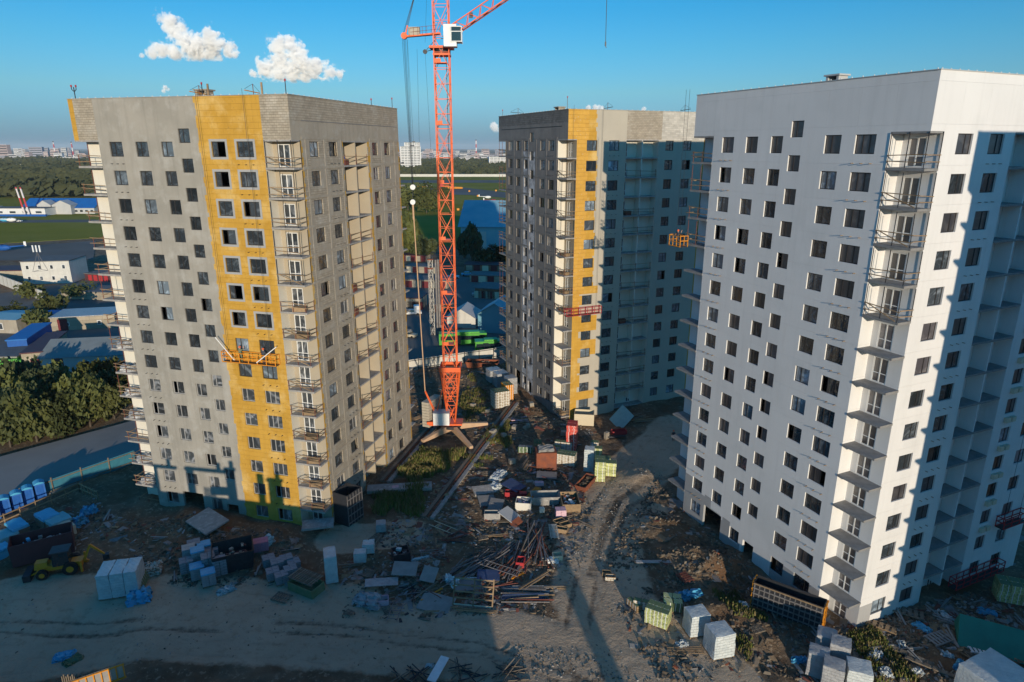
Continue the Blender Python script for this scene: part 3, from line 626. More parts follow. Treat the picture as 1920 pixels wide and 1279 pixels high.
# ------------------------------------------------------------ the crane
CB=G(848,813); CB.z=.1; CR=thing('tower_crane',CB,0,'orange lattice tower crane on rails between the two grey towers','tower crane')
L_=lambda p:Vector(p)-CB
corn=[G(792,838),G(884,850),G(914,804),G(822,798)]; ctr=Vector((0,-.3,1.0))
for i,c in enumerate(corn):
    c=L_(c); c.z=.9; d=(c-ctr); m=MB(); n=Vector((-d.y,d.x,0)).normalized()*.28
    a=ctr+Vector((0,0,.1)); pts=[]
    for p,h0,h1 in ((a,-.35,.75),(c,-.25,.15)):
        pts.append([p+n+Vector((0,0,h0)),p-n+Vector((0,0,h0)),p-n+Vector((0,0,h1)),p+n+Vector((0,0,h1))])
    m.quad(*pts[0]); m.quad(*pts[1])
    for k in range(4): j=(k+1)%4; m.quad(pts[0][k],pts[0][j],pts[1][j],pts[1][k])
    o=part('outrigger',m,'crane_tan',CR)
    w=MB(); w.box((c.x,c.y,.45),(.5,1.5,.35),-.27)
    for s in (-.5,.5): w.bar((c.x-.16+s*.27,c.y+s,.3),(c.x+.16+s*.27,c.y+s,.3),.28,10)
    part('bogie',w,'steel_dark',CR)
part('slewing_ring',MB().bar((0,-.3,1.3),(0,-.3,1.75),1.5,16),'steel_dark',CR)
pm=MB(); pm.box((-.9,-.1,1.95),(5.2,2.4,.25)); pm.box((-2.6,.5,2.15),(2.5,.3,.4)); pm.box((-2.6,-1,2.15),(2.5,.3,.4)); part('turntable_frame',pm,'crane_orange',CR)
cab=part('winch_house',MB().box((-1.5,-1.0,3.1),(2.5,1.7,2.0)),'white_paint',CR); part('roof',MB().box((-1.5,-1.0,4.13),(2.6,1.8,.06)),'metal_wall',cab)
d=Vector((.42,.9,0)).normalized(); base=Vector((-3.9,.2,0)); ang=math.atan2(d.y,d.x)
cwm=MB().box((0,0,.22),(3.9,1.25,.42)).mesh('counterweight_block','counterweight')
for i in range(9): link('counterweight_block',cwm,CR,base+d*1.4+Vector((0,0,1.15+.47*i)),ang+random.uniform(-.01,.01))
lat(CR,'mast_base',(0,0,2.0),(0,0,11.3),1.0,'crane_orange',1.5,3.0,.10,.055)
part('collar',MB().box((0,-1.5,11.2),(3.3,.15,.7)).box((0,1.5,11.2),(3.3,.15,.7)).box((-1.55,0,11.2),(.15,2.9,.7)).box((1.55,0,11.2),(.15,2.9,.7)),'crane_orange',CR)
part('mast_foot',MB().bar((-.45,-.45,1.9),(-1.45,-1.45,11),.08).bar((.45,-.45,1.9),(1.45,-1.45,11),.08).bar((0,-1,6),(-1.2,-1.4,11),.06).bar((0,-1,6),(1.2,-1.4,11),.06),'crane_orange',CR)
lat(CR,'mast',(0,0,7.2),(0,0,72),2.05,'crane_orange',1.95,None,.085,.045)
part('ladder_case',MB().bar((.55,.3,11),(.55,.3,57),.05).bar((.85,.3,11),(.85,.3,57),.05),'cable',CR)
for z in range(15,58,8): part('platform',MB().box((-.2,-.2,z),(1.7,1.5,.12)).box((-.6,-1.0,z+.25),(1.0,.06,.5)),'crane_orange',CR)
for p,q in (((-.9,-.6,9.4),(-2.5,-.6,3.0)),((-.9,.8,9.4),(-1.9,.8,2.2)),((-.9,.8,9.4),(-1.9,.8,2.2))): part('back_stay',MB().bar(p,q,.09),'crane_orange',CR)
st=L_(AT(797,733,CB.y-.3))
for dy in (-.5,.5): part('strut',MB().bar((-2.0,-.3+dy,2.3),(st.x,st.y+dy*.3,st.z),.09),'crane_orange',CR)
sb=MB()
for t in (.2,.4,.6,.8): a=Vector((-2.0,-.8,2.3)).lerp(st,t); b=Vector((-2.0,.2,2.3)).lerp(st,t+.1); sb.bar(a,b,.04)
part('strut_brace',sb,'crane_orange',CR)
# cab, slewing ring gear and arms near the top
zc=lambda v:L_(AT(840,v,CB.y)).z
c=L_(AT(846,68,CB.y-1.6)); cabm=MB().box((c.x-.1,c.y,c.z),(1.7,1.7,2.7)); cab=part('operator_cab',cabm,'white_paint',CR)
g=MB(); g.box((c.x+.62,c.y-.02,c.z+.75),(1.3,1.9,.55)); g.box((c.x+.75,c.y-.02,c.z-.1),(1.4,1.8,1.3)); part('cab_glazing',g,'glass_veh',cab)
fm=MB()
for z in (c.z+1.05,c.z+.45,c.z-.75): fm.box((c.x+.72,c.y-.02,z),(1.46,1.96,.09))
for x in (c.x+.05,c.x+1.42):
    for y in (c.y-.95,c.y+.92): fm.box((x,y,c.z+.1),(.09,.09,1.9))
part('cab_frame',fm,'white_paint',cab)
zz=zc(90); part('turntable_deck',MB().box((0,0,zz),(3.2,2.6,.3)).box((0,0,zz-.9),(2.3,2.3,.25)),'crane_orange',CR); part('slewing_gear',MB().bar((0,0,zz-.8),(0,0,zz-.15),.95,12),'steel_dark',CR)
a=L_(AT(826,63,CB.y)); e=L_(AT(758,69,CB.y)); arm=MB()
for dy in (-.45,.45): arm.bar(a+Vector((0,dy,0)),e+Vector((0,dy*.6,0)),.14)
part('counter_arm',arm,'crane_orange',CR); rl=MB()
for h in (.5,1.0): rl.bar(a+Vector((0,-.5,h)),e+Vector((.9,-.5,h)),.03)
for t in np.linspace(0,.85,8): p=a.lerp(e,t)+Vector((0,-.5,0)); rl.bar(p,p+Vector((0,0,1.0)),.03)
part('handrail',rl,'rust_rail',CR); p=a.lerp(e,.72); part('winch_box',MB().box((p.x,p.y,p.z+.55),(1.5,.9,1.0)),'counterweight',CR)
p=e; part('sheave_head',MB().bar(p+Vector((0,-.3,.1)),p+Vector((0,.3,.1)),.42,12).bar(p+Vector((.1,0,0)),p+Vector((.5,0,1.4)),.12),'crane_orange',CR)
a2=L_(AT(824,90,CB.y)); e2=L_(AT(797,97,CB.y)); part('rope_guide',MB().bar(a2,e2,.06).bar(L_(AT(818,72,CB.y)),e2,.05).bar(e2+Vector((0,-.1,0)),e2+Vector((0,.1,0)),.3,12),'steel_dark',CR)
tops=[AT(783,-30,CB.y+o) for o in (-.3,-.1,.1,.3)]
for i,(t_,o) in enumerate(zip(tops,(-.6,-.2,.2,.6))):
    part('cable',MB().bar(L_(t_),e+Vector((o*.3,o*.3,.2)),.028,3),'cable',CR)
pul=L_(AT(774,351,CB.y-.2)); pul2=L_(AT(774,379,CB.y-.2))
for o in (-.25,-.1,0,.12,.3): part('cable',MB().bar(e+Vector((o,o,0)),pul+Vector((o*.25,o,.3)),.026,3),'cable',CR)
for p,q in (((782,92,0),(787,300,0)),((801,-30,0),(797,80,0)),((797,97,0),(808,285,0)),((764,75,0),(779,330,0))): part('cable',MB().bar(L_(AT(p[0],p[1],CB.y)),L_(AT(q[0],q[1],CB.y)),.018,3),'cable',CR)
for p in (pul,pul2): part('pulley_block',MB().bar(p+Vector((0,-.15,0)),p+Vector((0,.15,0)),.38,12),'white_paint',CR)
part('cable',MB().bar(pul,pul2,.05,4),'cable',CR)
rt=L_(AT(799,815,CB.y-.3)); part('tie_rod',MB().bar(pul2,L_(AT(797,733,CB.y-.3)),.085,6).bar(pul2+Vector((0,0,-.3)),pul2+Vector((.03,0,-2.5)),.14,6),'crane_tan',CR)
j0=L_(AT(852,66,CB.y-.5)); j1=L_(AT(952,-2,CB.y-1.5)); jd=(j1-j0).normalized(); jr=part('jib',MB().bar(j0-Vector((.9,0,0)),j0+jd*.5,.12),'crane_orange',CR)
j1=j0+jd*30; m=MB(); br=MB(); up=Vector((0,0,1)); sdv=jd.cross(up).normalized(); upn=sdv.cross(jd)
for s in (-.55,.55): m.bar(j0+sdv*s,j1+sdv*s*.6,.10)
m.bar(j0+jd*1.5+upn*1.3-jd*2.2,j1+upn*1.2,.09)
n=15
for i in range(n):
    p=j0+jd*(30*i/n); q=j0+jd*(30*(i+1)/n); mid=(p+q)/2+upn*1.27
    for s in (-.55,.55): br.bar(p+sdv*s,mid,.05); br.bar(q+sdv*s,mid,.05); br.bar(p+sdv*s,q-sdv*s,.04)
part('jib_chords',m,'crane_orange',jr); tag(part('brace',br,'crane_orange',jr),kind='stuff')
part('warning_flag',MB().box(tuple(j0+jd*3.2+upn*.9),(.5,.05,.7)),'steel_dark',CR)
hp=AT(1136.5,-60,CB.y-3); h2=AT(1135.5,80,CB.y-3); hook=thing('crane_hook',tuple(h2),0,'dark hook hanging on a single rope at the top of the sky','hook')
part('rope',MB().bar((0,0,.1),tuple(hp-h2+Vector((0,0,14))),.05,4),'cable',hook); part('hook_block',MB().box((0,0,-.15),(.18,.18,.5)).bar((0,0,-.4),(.12,0,-.65),.05),'steel_dark',hook)
# ------------------------------------------------------------ crane track
def track(p,q,label):
    p=gp(*p); q=gp(*q); p.z=q.z=.05; d=q-p; t=thing('crane_track',p,math.atan2(d.y,d.x),label,'crane track','crane tracks'); L=d.length
    for s in (-.55,.55): part('track_beam',MB().box((L/2,s,.14),(L,.5,.26)),'old_wood' if s>0 else 'slab',t)
    part('rail',MB().box((L/2,0,.3),(L,.09,.14)),'rusty',t)
    sl=MB().box((0,0,-.02),(.28,1.9,.16)).mesh('sleeper','old_wood')
    for i in range(int(L/.9)): link('sleeper',sl,t,(i*.9+.4,0,.0))
track((802,972),(965,758),'long dirty crane track running diagonally to the insulation stacks')
track((722,905),(823,790),'crane track nearest the left grey tower, beside the weeds')
# ------------------------------------------------------------ builders for loose things
def pallet(parent,w,d,z=0,mt='wood'):
    m=MB()
    for i in range(6): m.box((0,-d/2+.08+i*(d-.16)/5,z+.13),(w,.11,.025))
    for x in (-w/2+.05,0,w/2-.05): m.box((x,0,z+.07),(.1,d,.1))
    return part('pallet',m,mt,parent)
def softbox(w,d,h,n=5,amp=.04,seed=0,taper=.04):
    r=random.Random(seed); idx={}; m=MB()
    def vert(i,j,k):
        key=(i,j,k)
        if key not in idx:
            x,y,z=i/n-.5,j/n-.5,k/n; e=sum(1 for q in (i,j) if q in(0,n))+ (1 if k==n else 0); s=1-.022*(e>=2)-taper*z
            idx[key]=len(m.v); m.v.append((x*w*s+r.uniform(-amp,amp),y*d*s+r.uniform(-amp,amp),z*h*(1-.012*(e>=2))+(r.uniform(-amp,amp) if k else 0)))
        return idx[key]
    for a in range(n):
        for b in range(n):
            for q in ((( a,b,n),(a+1,b,n),(a+1,b+1,n),(a,b+1,n)),((a,0,b),(a+1,0,b),(a+1,0,b+1),(a,0,b+1)),((a,n,b),(a,n,b+1),(a+1,n,b+1),(a+1,n,b)),((0,a,b),(0,a,b+1),(0,a+1,b+1),(0,a+1,b)),((n,a,b),(n,a+1,b),(n,a+1,b+1),(n,a,b+1))):
                m.f.append(tuple(vert(*p) for p in q)); m.m.append(0)
    return m
def wrapped(u,v,rz,w,d,h,label,mt='film',n=1,cat='wrapped stack',grp=None,pal=True):
    p=gp(u,v); t=thing('wrapped_stack',p,R(rz),label,cat,grp)
    if pal: pallet(t,w*n,d)
    for i in range(n): o=part('shrink_wrap',softbox(w,d,h,6,.035,hs(label)%999+i),mt,t,((i-(n-1)/2)*w,0,.15)); sm(o)
    return t
_pk={}
def packs(u,v,rz,nx,ny,nz,label,side='block_green',top='pack_green_top',cat='insulation stack',size=(1.2,.62,.30),grp=None,miss=0,dz=0):
    p=gp(u,v,dz); t=thing('pack_stack',p,R(rz),label,cat,grp); pallet(t,nx*size[0],ny*size[1]); key=(side,top,size)
    if key not in _pk:
        m=MB(); x,y,z=size[0]*.475,size[1]*.475,size[2]*.475
        m.box((0,0,0),(2*x,2*y,2*z)); m.k=1; m.box((0,0,z+.004),(2*x*.96,2*y*.9,.012)); m.k=2
        for s in (-1,1): m.box((s*x*.5,0,0),(.06,2*y*1.02,2*z*1.03)); 
        _pk[key]=m.mesh('insulation_pack',[side,top,'white_paint'])
    r=random.Random(hs(label)%99)
    for k in range(nz):
        for i in range(nx):
            for j in range(ny):
                if k==nz-1 and r.random()<miss: continue
                link('insulation_pack',_pk[key],t,((i-(nx-1)/2)*size[0]+r.uniform(-.03,.03),(j-(ny-1)/2)*size[1]+r.uniform(-.02,.02),.15+size[2]*(k+.5)),r.uniform(-.03,.03))
    return t
_bk={}
def blocks(u,v,rz,label,w=1.0,d=.8,h=1.2,mt='bag_grey',cat='block pallet',grp=None,top=None):
    p=gp(u,v); t=thing('block_pallet',p,R(rz),label,cat,grp); pallet(t,w,d); key=(w,d,h,mt)
    if key not in _bk: _bk[key]=MB().box((0,0,0),(w/2*.97,d/2*.97,h/5*.95)).mesh('block',mt)
    for k in range(5):
        for i in (-1,1):
            for j in (-1,1): link('block',_bk[key],t,(i*w/4+random.uniform(-.015,.015),j*d/4+random.uniform(-.015,.015),.16+h/5*(k+.5)),random.uniform(-.03,.03))
    if top: sm(part('cover',softbox(w*1.05,d*1.05,.12,4,.02,5),top,t,(0,0,.15+h)))
    return t
def opencrate(u,v,rz,w,d,h,label,mt='wood',cat='crate',flare=1.0,fill=None,name='crate',dz=0,grp=None):
    p=gp(u,v,dz); t=thing(name,p,R(rz),label,cat,grp); th=.05
    def pan(a,b,c_,d_): 
        m=MB(); n=(Vector(b)-Vector(a)).cross(Vector(d_)-Vector(a)).normalized()*th; q=[Vector(x) for x in (a,b,c_,d_)]; o=[x+n for x in q]
        m.quad(*q); m.quad(*o)
        for i in range(4): j=(i+1)%4; m.quad(q[i],q[j],o[j],o[i])
        return m
    x,y=w/2,d/2; X,Y=x*flare,y*flare
    for a in (((-x,-y,.05),(x,-y,.05),(X,-Y,h),(-X,-Y,h)),((x,-y,.05),(x,y,.05),(X,Y,h),(X,-Y,h)),((x,y,.05),(-x,y,.05),(-X,Y,h),(X,Y,h)),((-x,y,.05),(-x,-y,.05),(-X,-Y,h),(-X,Y,h))): part('side_wall',pan(*a),mt,t)
    part('floor',MB().box((0,0,.05),(w,d,.06)),mt,t)
    rim=MB(); 
    for a,b in (((-X,-Y,h),(X,-Y,h)),((X,-Y,h),(X,Y,h)),((X,Y,h),(-X,Y,h)),((-X,Y,h),(-X,-Y,h))): rim.bar(a,b,.05)
    part('rim',rim,mt,t)
    if fill:
        r=random.Random(hs(label)%999)
        m=MB()
        for i in range(26): m.k=r.randrange(len(fill)); m.box((r.uniform(-x*.75,x*.75),r.uniform(-y*.75,y*.75),h*.35+r.uniform(0,h*.55)),(r.uniform(.15,.6),r.uniform(.1,.4),r.uniform(.08,.3)),r.uniform(0,3))
        tag(part('contents',m,fill,t),kind='stuff')
    return t
def slats(u,v,rz,w,d,label,mt='wood',n=9,h=.0,tilt=0,cat='pallet',name='wooden_pallet',grp=None):
    p=gp(u,v,h); t=thing(name,p,R(rz),label,cat,grp); t.rotation_euler=(R(tilt),0,R(rz))
    me=MB().box((0,0,.14),(w/n*.6,d,.03)).mesh('slat',mt)
    for i in range(n): link('slat',me,t,(-w/2+w/n*(i+.5),0,0))
    for y in (-d/2+.06,0,d/2-.06): part('bearer',MB().box((0,y,.07),(w,.1,.11)),mt,t)
    return t
def bundle(u,v,rz,L,W_,n,label,mts=('pipe',),r=.05,name='pipe_pile',pn='pipe',cat='pipe pile',fan=.12,layers=3,grp=None,rect=False):
    p=gp(u,v); t=thing(name,p,R(rz),label,cat,grp); rr=random.Random(hs(label)%9999)
    ms=[]
    for mt in mts:
        m=MB()
        if rect: m.box((0,0,0),(L,r*2.4,r*1.1))
        else: m.bar((-L/2,0,0),(L/2,0,0),r,6)
        ms.append(m.mesh(pn,mt))
    for i in range(n):
        k=i%layers; o=link(pn,rr.choice(ms),t,(rr.uniform(-L*.12,L*.12),rr.uniform(-W_/2,W_/2),.08+k*r*2.0+rr.uniform(0,.05))); o.rotation_euler=(0,rr.uniform(-.03,.03),rr.gauss(0,fan)); o.scale=(rr.uniform(.6,1),1,1)
    return t
def plate(u,v,rz,w,d,label,mt='plate',tilt=6,h=.12,name='formwork_sheet',cat='formwork sheet',ribs=3,th=.08,grp=None):
    p=gp(u,v,h); t=thing(name,p,R(rz),label,cat,grp); t.rotation_euler=(R(tilt),R(tilt*.4),R(rz)); part('sheet',MB().box((0,0,.05),(w,d,th)),mt,t)
    for i in range(ribs): part('rib',MB().box((-w/2+w*(i+.5)/ribs,0,-.03),(.08,d,.08)),'rust_rail',t)
    return t
def ladderframe(u,v,rz,w,d,label,mt='steel_dark',nr=6,tilt=0,h=.1,name='steel_rack',cat='frame',r=.045):
    p=gp(u,v,h); t=thing(name,p,R(rz),label,cat); t.rotation_euler=(R(tilt),0,R(rz))
    for x in (-w/2,w/2): part('stile',MB().bar((x,-d/2,.06),(x,d/2,.06),r),mt,t)
    me=MB().bar((-w/2,0,.06),(w/2,0,.06),r*.8).mesh('rung',mt)
    for i in range(nr): link('rung',me,t,(0,-d/2+d*(i+.5)/nr,0))
    return t
def plastic(u,v,rz,w,d,label,mt='film',h=.35,amp=.13,cat='plastic sheet',name='plastic_sheet',grp=None):
    p=gp(u,v); t=softbox(w,d,h,7,amp,hs(label)%997,.3); o=part(name,t,mt,None,p,R(rz)); sm(o); return tag(o,label,cat,grp)
# ---- left foreground, in shade
wrapped(232,1106,14,1.25,2.8,2.7,'large stack of three pale blocks in white wrap beside the digger',n=3)
slats(268,1098,100,2.2,1.5,'green and yellow slatted panel leaning on the large wrapped stack','pack_green_top',6,.9,70,'panel','slatted_rack')
plastic(262,1122,20,2.3,2.0,'bright blue tarp fallen in front of the large wrapped stack','film_blue',.8,.22,'tarp','tarp')
plastic(288,1070,20,1.6,2.0,'heap of sand coloured sacks behind the large wrapped stack','block_white',.7,.2,'sack heap','sack_heap')
wrapped(622,1084,18,1.3,2.2,3.1,'tall narrow pale blue wrapped stack standing alone on the dirt',pal=True)
wrapped(676,1052,8,1.35,1.1,1.15,'small white wrapped bale left of its twin')
wrapped(692,1036,8,1.35,1.1,1.15,'small white wrapped bale behind its twin')
wrapped(715,995,10,1.2,1.2,1.0,'dusty wrapped bale near the crane track end','film_dull')
bg_=[(357,1052,'film_dull'),(374,1058,'film_dull'),(393,1068,'bag_grey'),(414,1076,'bag_grey'),(372,1084,'film_dull'),(393,1095,'film_dull'),(366,1036,'bag_grey'),(385,1040,'film_dull'),(399,1048,'bag_grey'),(352,1072,'bag_grey')]
nm=['leftmost','second','third','rightmost','front left blue topped','front right blue topped','back left','back middle','back right','lowest left']
for i,(u,v,mt) in enumerate(bg_): blocks(u,v,28,f'{nm[i]} block pallet of the cluster beside the concrete hopper',1.35,1.25,1.75 if i<4 else 1.35,mt,grp='block pallets beside the concrete hopper',top='film_blue' if i in(1,4,5,7) else None)
opencrate(440,1058,24,3.6,2.8,2.2,'dark concrete hopper with a pale rim among the block pallets','steel_dark','hopper',1.15,('raw_concrete','roof_maroon'),'concrete_hopper')
for i,(u,v) in enumerate(((505,1060),(521,1068),(538,1060),(513,1085),(529,1092),(546,1080),(552,1068))): blocks(u,v,30,['grey brick bag at the back left','grey brick bag in the middle','grey brick bag at the back right','front left wrapped brick bag','front middle wrapped brick bag','front right wrapped brick bag','rear right brick bag'][i]+' of the second brick cluster',1.3,1.15,.95,'bag_grey','brick bag','brick bags left of the tall wrapped stack',)
slats(575,1098,-28,3.3,1.9,'large slatted pallet lying on boxes beside the brick bags','old_wood',11,1.0,0)
opencrate(575,1106,-28,3.3,1.8,.95,'green box under the large slatted pallet','pack_green_top','box')
slats(528,1122,-20,1.8,1.3,'small flat pallet on the dirt below the brick bags','old_wood',6,.05,0)
plastic(425,1108,35,1.8,.9,'crumpled pale blue plastic beside the block pallets','film',.35,.18)
plastic(500,1015,50,1.8,1.0,'white plastic over pink packs at the tower foot','film',.9,.16)
blocks(490,1028,20,'pinkish pack heap at the foot of the grey tower',1.6,1.2,1.1,'pink_pack','pack heap')
plate(390,985,-35,4.2,3.0,'tilted concrete slab lying against the plaster tower entrance','slab',8,.5,'concrete_slab','concrete slab',0,.2)
plate(598,1000,12,3.6,2.0,'porch slab jutting from the corner of the grey tower','slab',0,1.2,'porch_slab','porch slab',0,.25)
FB=opencrate(655,975,62,2.6,2.2,4.2,'tall dark steel formwork box at the foot of the grey tower','steel_dark','formwork box',1.0,None,'formwork_box')

for x in np.linspace(-1.3,1.3,6):
    for y in (-1.15,1.15): part('rib',MB().box((x,y,2.1),(.07,.07,4.2)),'pipe',FB)
for z in (.5,1.5,2.5,3.6):
    for y in (-1.17,1.17): part('waler',MB().box((0,y,z),(2.7,.09,.12)),'pipe',FB)
blocks(742,925,20,'small pink block beside the precast slab',.9,.7,.7,'pack_pink','block')
# container and left yard
C_=opencrate(85,1040,32,5.6,2.4,2.6,'dark red waste container with rubbish on top behind the digger','roof_maroon','container',1.03,('ply','film_blue','old_wood'),'waste_container')
for i,(u,v,mt,w,d,h) in enumerate(((92,985,'film_blue',2.6,1.8,1.5),(112,990,'teal_sheet',2.4,2.2,1.3),(35,1000,'film_blue',2.6,1.6,1.2),(15,1012,'teal_sheet',2.2,1.8,.8),(5,1042,'film_blue',1.6,1.5,1.0),(128,1000,'cream_wall',1.8,1.2,1.0))):
    p=gp(u,v); t=thing('crate',p,R(-35),['blue topped crate behind the red container','pale blue crate next to the blue topped one','ridged blue crate left of the red container','flat teal crate at the left edge','small blue crate at the very left edge','cream bin with pale rags hanging out'][i],'crate'); part('body',MB().box((0,0,h*.45),(w,d,h*.9)),'old_wood' if i<3 else mt,t); sm(part('cover',softbox(w*1.05,d*1.05,.35,5,.05,i),mt,t,(0,0,h*.85)))
plastic(150,985,60,1.7,1.2,'heap of pale blue plastic bags beside the cream bin','film_blue',1.0,.28)
plastic(168,962,40,1.8,1.2,'torn plastic by the corner of the timber railing','film_blue',.8,.25)
for i,(u,v) in enumerate(((12,962),(35,952),(56,942),(78,932),(-8,972))):
    p=gp(u,v); t=thing('portable_toilet',p,R(40),['second portable toilet from the left by the yard fence','third portable toilet from the left by the yard fence','fourth portable toilet from the left by the yard fence','portable toilet at the right end of the row by the yard fence','leftmost portable toilet, cut by the photo edge'][i],'portable toilet','portable toilets along the fence')
    part('cabin',MB().box((0,0,1.05),(1.15,1.15,2.1)),'toilet_blue',t); m=MB()
    pr=[(-.62,0),(-.4,.16),(-.1,.26),(.1,.26),(.4,.16),(.62,0)]
    for a,b in zip(pr[:-1],pr[1:]): m.quad((a[0],-.62,2.1+a[1]),(b[0],-.62,2.1+b[1]),(b[0],.62,2.1+b[1]),(a[0],.62,2.1+a[1]))
    m.quad(*[(x,-.62,2.1+z) for x,z in pr]); m.quad(*[(x,.62,2.1+z) for x,z in pr]); part('roof',m,'film_blue',t); part('door',MB().box((0,-.585,1.0),(.7,.03,1.8)),'blue_wall',t)
# backhoe
p=gp(118,1072); D=thing('backhoe_loader',p,R(20),'yellow backhoe loader with dark cab parked beside the red container','backhoe')
part('chassis',MB().box((0,0,.95),(4.2,1.1,.55)).box((-1.7,0,1.35),(1.3,1.0,.7),top=.85),'yellow_paint',D)
cb=part('cab',MB().box((.2,0,1.9),(1.6,1.45,1.5),top=.9),'glass_veh',D); part('cab_roof',MB().box((.2,0,2.75),(1.8,1.6,.12)),'steel_dark',cb)
for x,r_ in ((1.0,.72),(-1.6,.55)):
    for s in (-1,1): w=part('wheel',MB().bar((x,s*.65,r_),(x,s*1.05,r_),r_,16),'tyre',D); part('rim',MB().bar((x,s*1.0,r_),(x,s*1.07,r_),r_*.5,12),'yellow_paint',w)
part('boom',MB().bar((2.1,0,.8),(2.9,.1,2.6),.2,4,.14).bar((2.0,.3,.9),(2.5,.3,.6),.15),'yellow_paint',D); part('dipper',MB().bar((2.9,.1,2.6),(4.1,.15,1.2),.16,4,.11),'yellow_paint',D)
part('bucket',MB().box((4.2,.15,.85),(.6,.6,.6),.2),'steel_dark',D); part('front_bucket',MB().box((-3.0,0,.45),(.7,2.1,.7)),'steel_dark',D); part('loader_arm',MB().bar((-.9,.55,1.3),(-2.8,.6,.5),.09).bar((-.9,-.55,1.3),(-2.8,-.6,.5),.09),'yellow_paint',D)
part('stabilizer',MB().box((2.05,.9,.8),(.2,.25,1.3)).box((2.05,-.9,.8),(.2,.25,1.3)),'yellow_paint',D)
# things behind the bottom edge, left
p=G(150,1279,8.4); formwork((G(183,1270,9).x,G(183,1270,9).y,8.2),R(32),3.2,1.2,'sunlit yellow ladder-like formwork panel at the bottom left edge',True)
t=thing('batten_bundle',(G(140,1279,8.6).x,G(140,1279,8.6).y,7.2),0,'bundle of upright grey battens beside the sunlit yellow panel','battens')
for i in range(16): part('batten',MB().box((-.8+i*.1,.06*(i%3),.95+.12*math.sin(i*2.1)),(.06,.07,1.9)),'old_wood',t)
plastic(120,1232,20,1.8,1.2,'pale blue sheet lying in the dark pit','film_blue',.25,.1); plastic(136,1238,60,1.6,1.2,'green sheet lying in the dark pit','pack_green_top',.2,.1)
# yard fence and timber railing, far left
def boardfence(pts,h,mt,label,z0=0,post='old_wood',cat='fence',sp=3.0,rails=True,grp=None,th=.06):
    P=[G(*q) for q in pts]; t=thing('fence',(P[0].x,P[0].y,z0),0,label,cat,grp)
    for a,b in zip(P[:-1],P[1:]):
        d=b-a; L=d.length; n=max(1,int(L/sp)); rz=math.atan2(d.y,d.x)
        for i in range(n):
            c=a+d*((i+.5)/n)-P[0]; part('fence_panel',MB().box((0,0,h/2),(L/n-.06,th,h)),mt,t,(c.x,c.y,0),rz)
            e=a+d*(i/n)-P[0]; part('fence_post',MB().box((0,-.1,h/2+.15),(.12,.12,h+.3)),post,t,(e.x,e.y,0),rz)
        if rails:
            o=a-P[0]
            for z in (.4,h-.2): part('fence_rail',MB().box((L/2,-.12,z),(L,.07,.12)),post,t,(o.x,o.y,0),rz)
    return t
boardfence([(-20,968),(255,868)],2.0,'fence_blue','pale blue sheet fence on dark posts along the shaded road')
t=thing('timber_railing',(G(0,990).x,G(0,990).y,0),0,'timber guard railing round the yard beside the portable toilets','railing'); o=G(0,990)
for a,b in (((-20,998),(150,922)),((150,922),(185,940))):
    A=gp(*a)-o; B_=gp(*b)-o
    for z in (.6,1.3): part('rail',MB().bar((A.x,A.y,z),(B_.x,B_.y,z),.09),'wood',t)
    for k in range(7): q=A.lerp(B_,k/6); part('post',MB().bar((q.x,q.y,-.2),(q.x,q.y,1.5),.06),'wood',t)
# ---- middle of the site
packs(938,762,22,3,3,6,'tall front stack of white and orange insulation packs at the end of the crane track','block_white','pack_green_top',size=(.95,.75,.5))
packs(951,750,22,2,3,6,'yellow insulation stack right behind the tall front stack','yellow_paint','pack_green_top',size=(.8,.75,.5))
wrapped(957,738,22,2.0,2.2,3.2,'white wrapped stack behind the yellow insulation stack beside the tower','film_dull')
wrapped(938,722,25,2.6,3.0,2.7,'white wrapped stack with a shaded left side, left of the others','film_dull')
wrapped(926,708,25,2.6,2.4,2.4,'farthest white wrapped stack of the row by the grey tower','film_dull')
packs(1072,840,-12,1,2,8,'bright red pack stack with white print next to the tower corner','pack_red','red_paint',size=(1.6,1.2,.52))
packs(1057,842,-15,3,1,3,'white and orange pack stack in front of the red one','block_white','pack_green_top',size=(.9,.9,.42))
packs(1062,868,-18,3,2,4,'green topped pack stack right of the rusty tank','block_white','pack_green_top',size=(.95,.9,.42))
packs(1040,846,-15,2,1,2,'low pack stack behind the rusty tank','block_white','pack_green_top',size=(.95,.9,.42))
p=gp(1023,876); t=thing('steel_tank',p,R(4),'square rusty brown steel box standing among the pack stacks','steel box'); part('shell',MB().box((0,0,1.4),(2.9,2.2,2.8)),'rusty',t); part('lid_debris',softbox(2.2,1.6,.4,5,.12,4),'ply',t,(0,0,2.8)); part('seam',MB().box((1.44,-1.11,1.4),(.05,.05,2.8)),'roof_maroon',t)
slats(1008,835,0,1.3,1.0,'green slatted crate standing upright left of the pack stacks','pack_green_top',5,.6,75,'crate','slatted_crate')
packs(985,848,-8,2,1,3,'dark low pack pile on the shaded weeds','pack_green_top','plate',size=(1.1,.8,.32))
wrapped(1104,880,-12,1.4,1.6,3.4,'leaning white wrapped stack left of the green pack towers','film')
packs(1124,898,-6,1,2,7,'tall bright green pack tower nearest the dirt road','block_green','pack_green_top',size=(1.5,1.1,.42))
packs(1145,892,-8,1,1,4,'short bright green pack tower at the edge of the road','block_green','pack_green_top',size=(1.5,1.2,.5))
packs(1136,872,-8,1,1,3,'small green pack pile behind the tall green tower','block_green','pack_green_top',size=(1.3,1.0,.4))
packs(1120,862,-8,1,1,5,'green pack pile behind the wrapped stack','block_green','pack_green_top',size=(1.3,1.1,.42)); packs(1115,838,-12,1,1,2,'lone white and green pack farthest up the road','block_white','pack_green_top',size=(1.3,1.0,.42))
opencrate(1095,795,-8,3.2,2.2,2.0,'beige plywood box standing at the foot of the yellow corner','cream_wall','plywood box',1.0,None,'plywood_box')
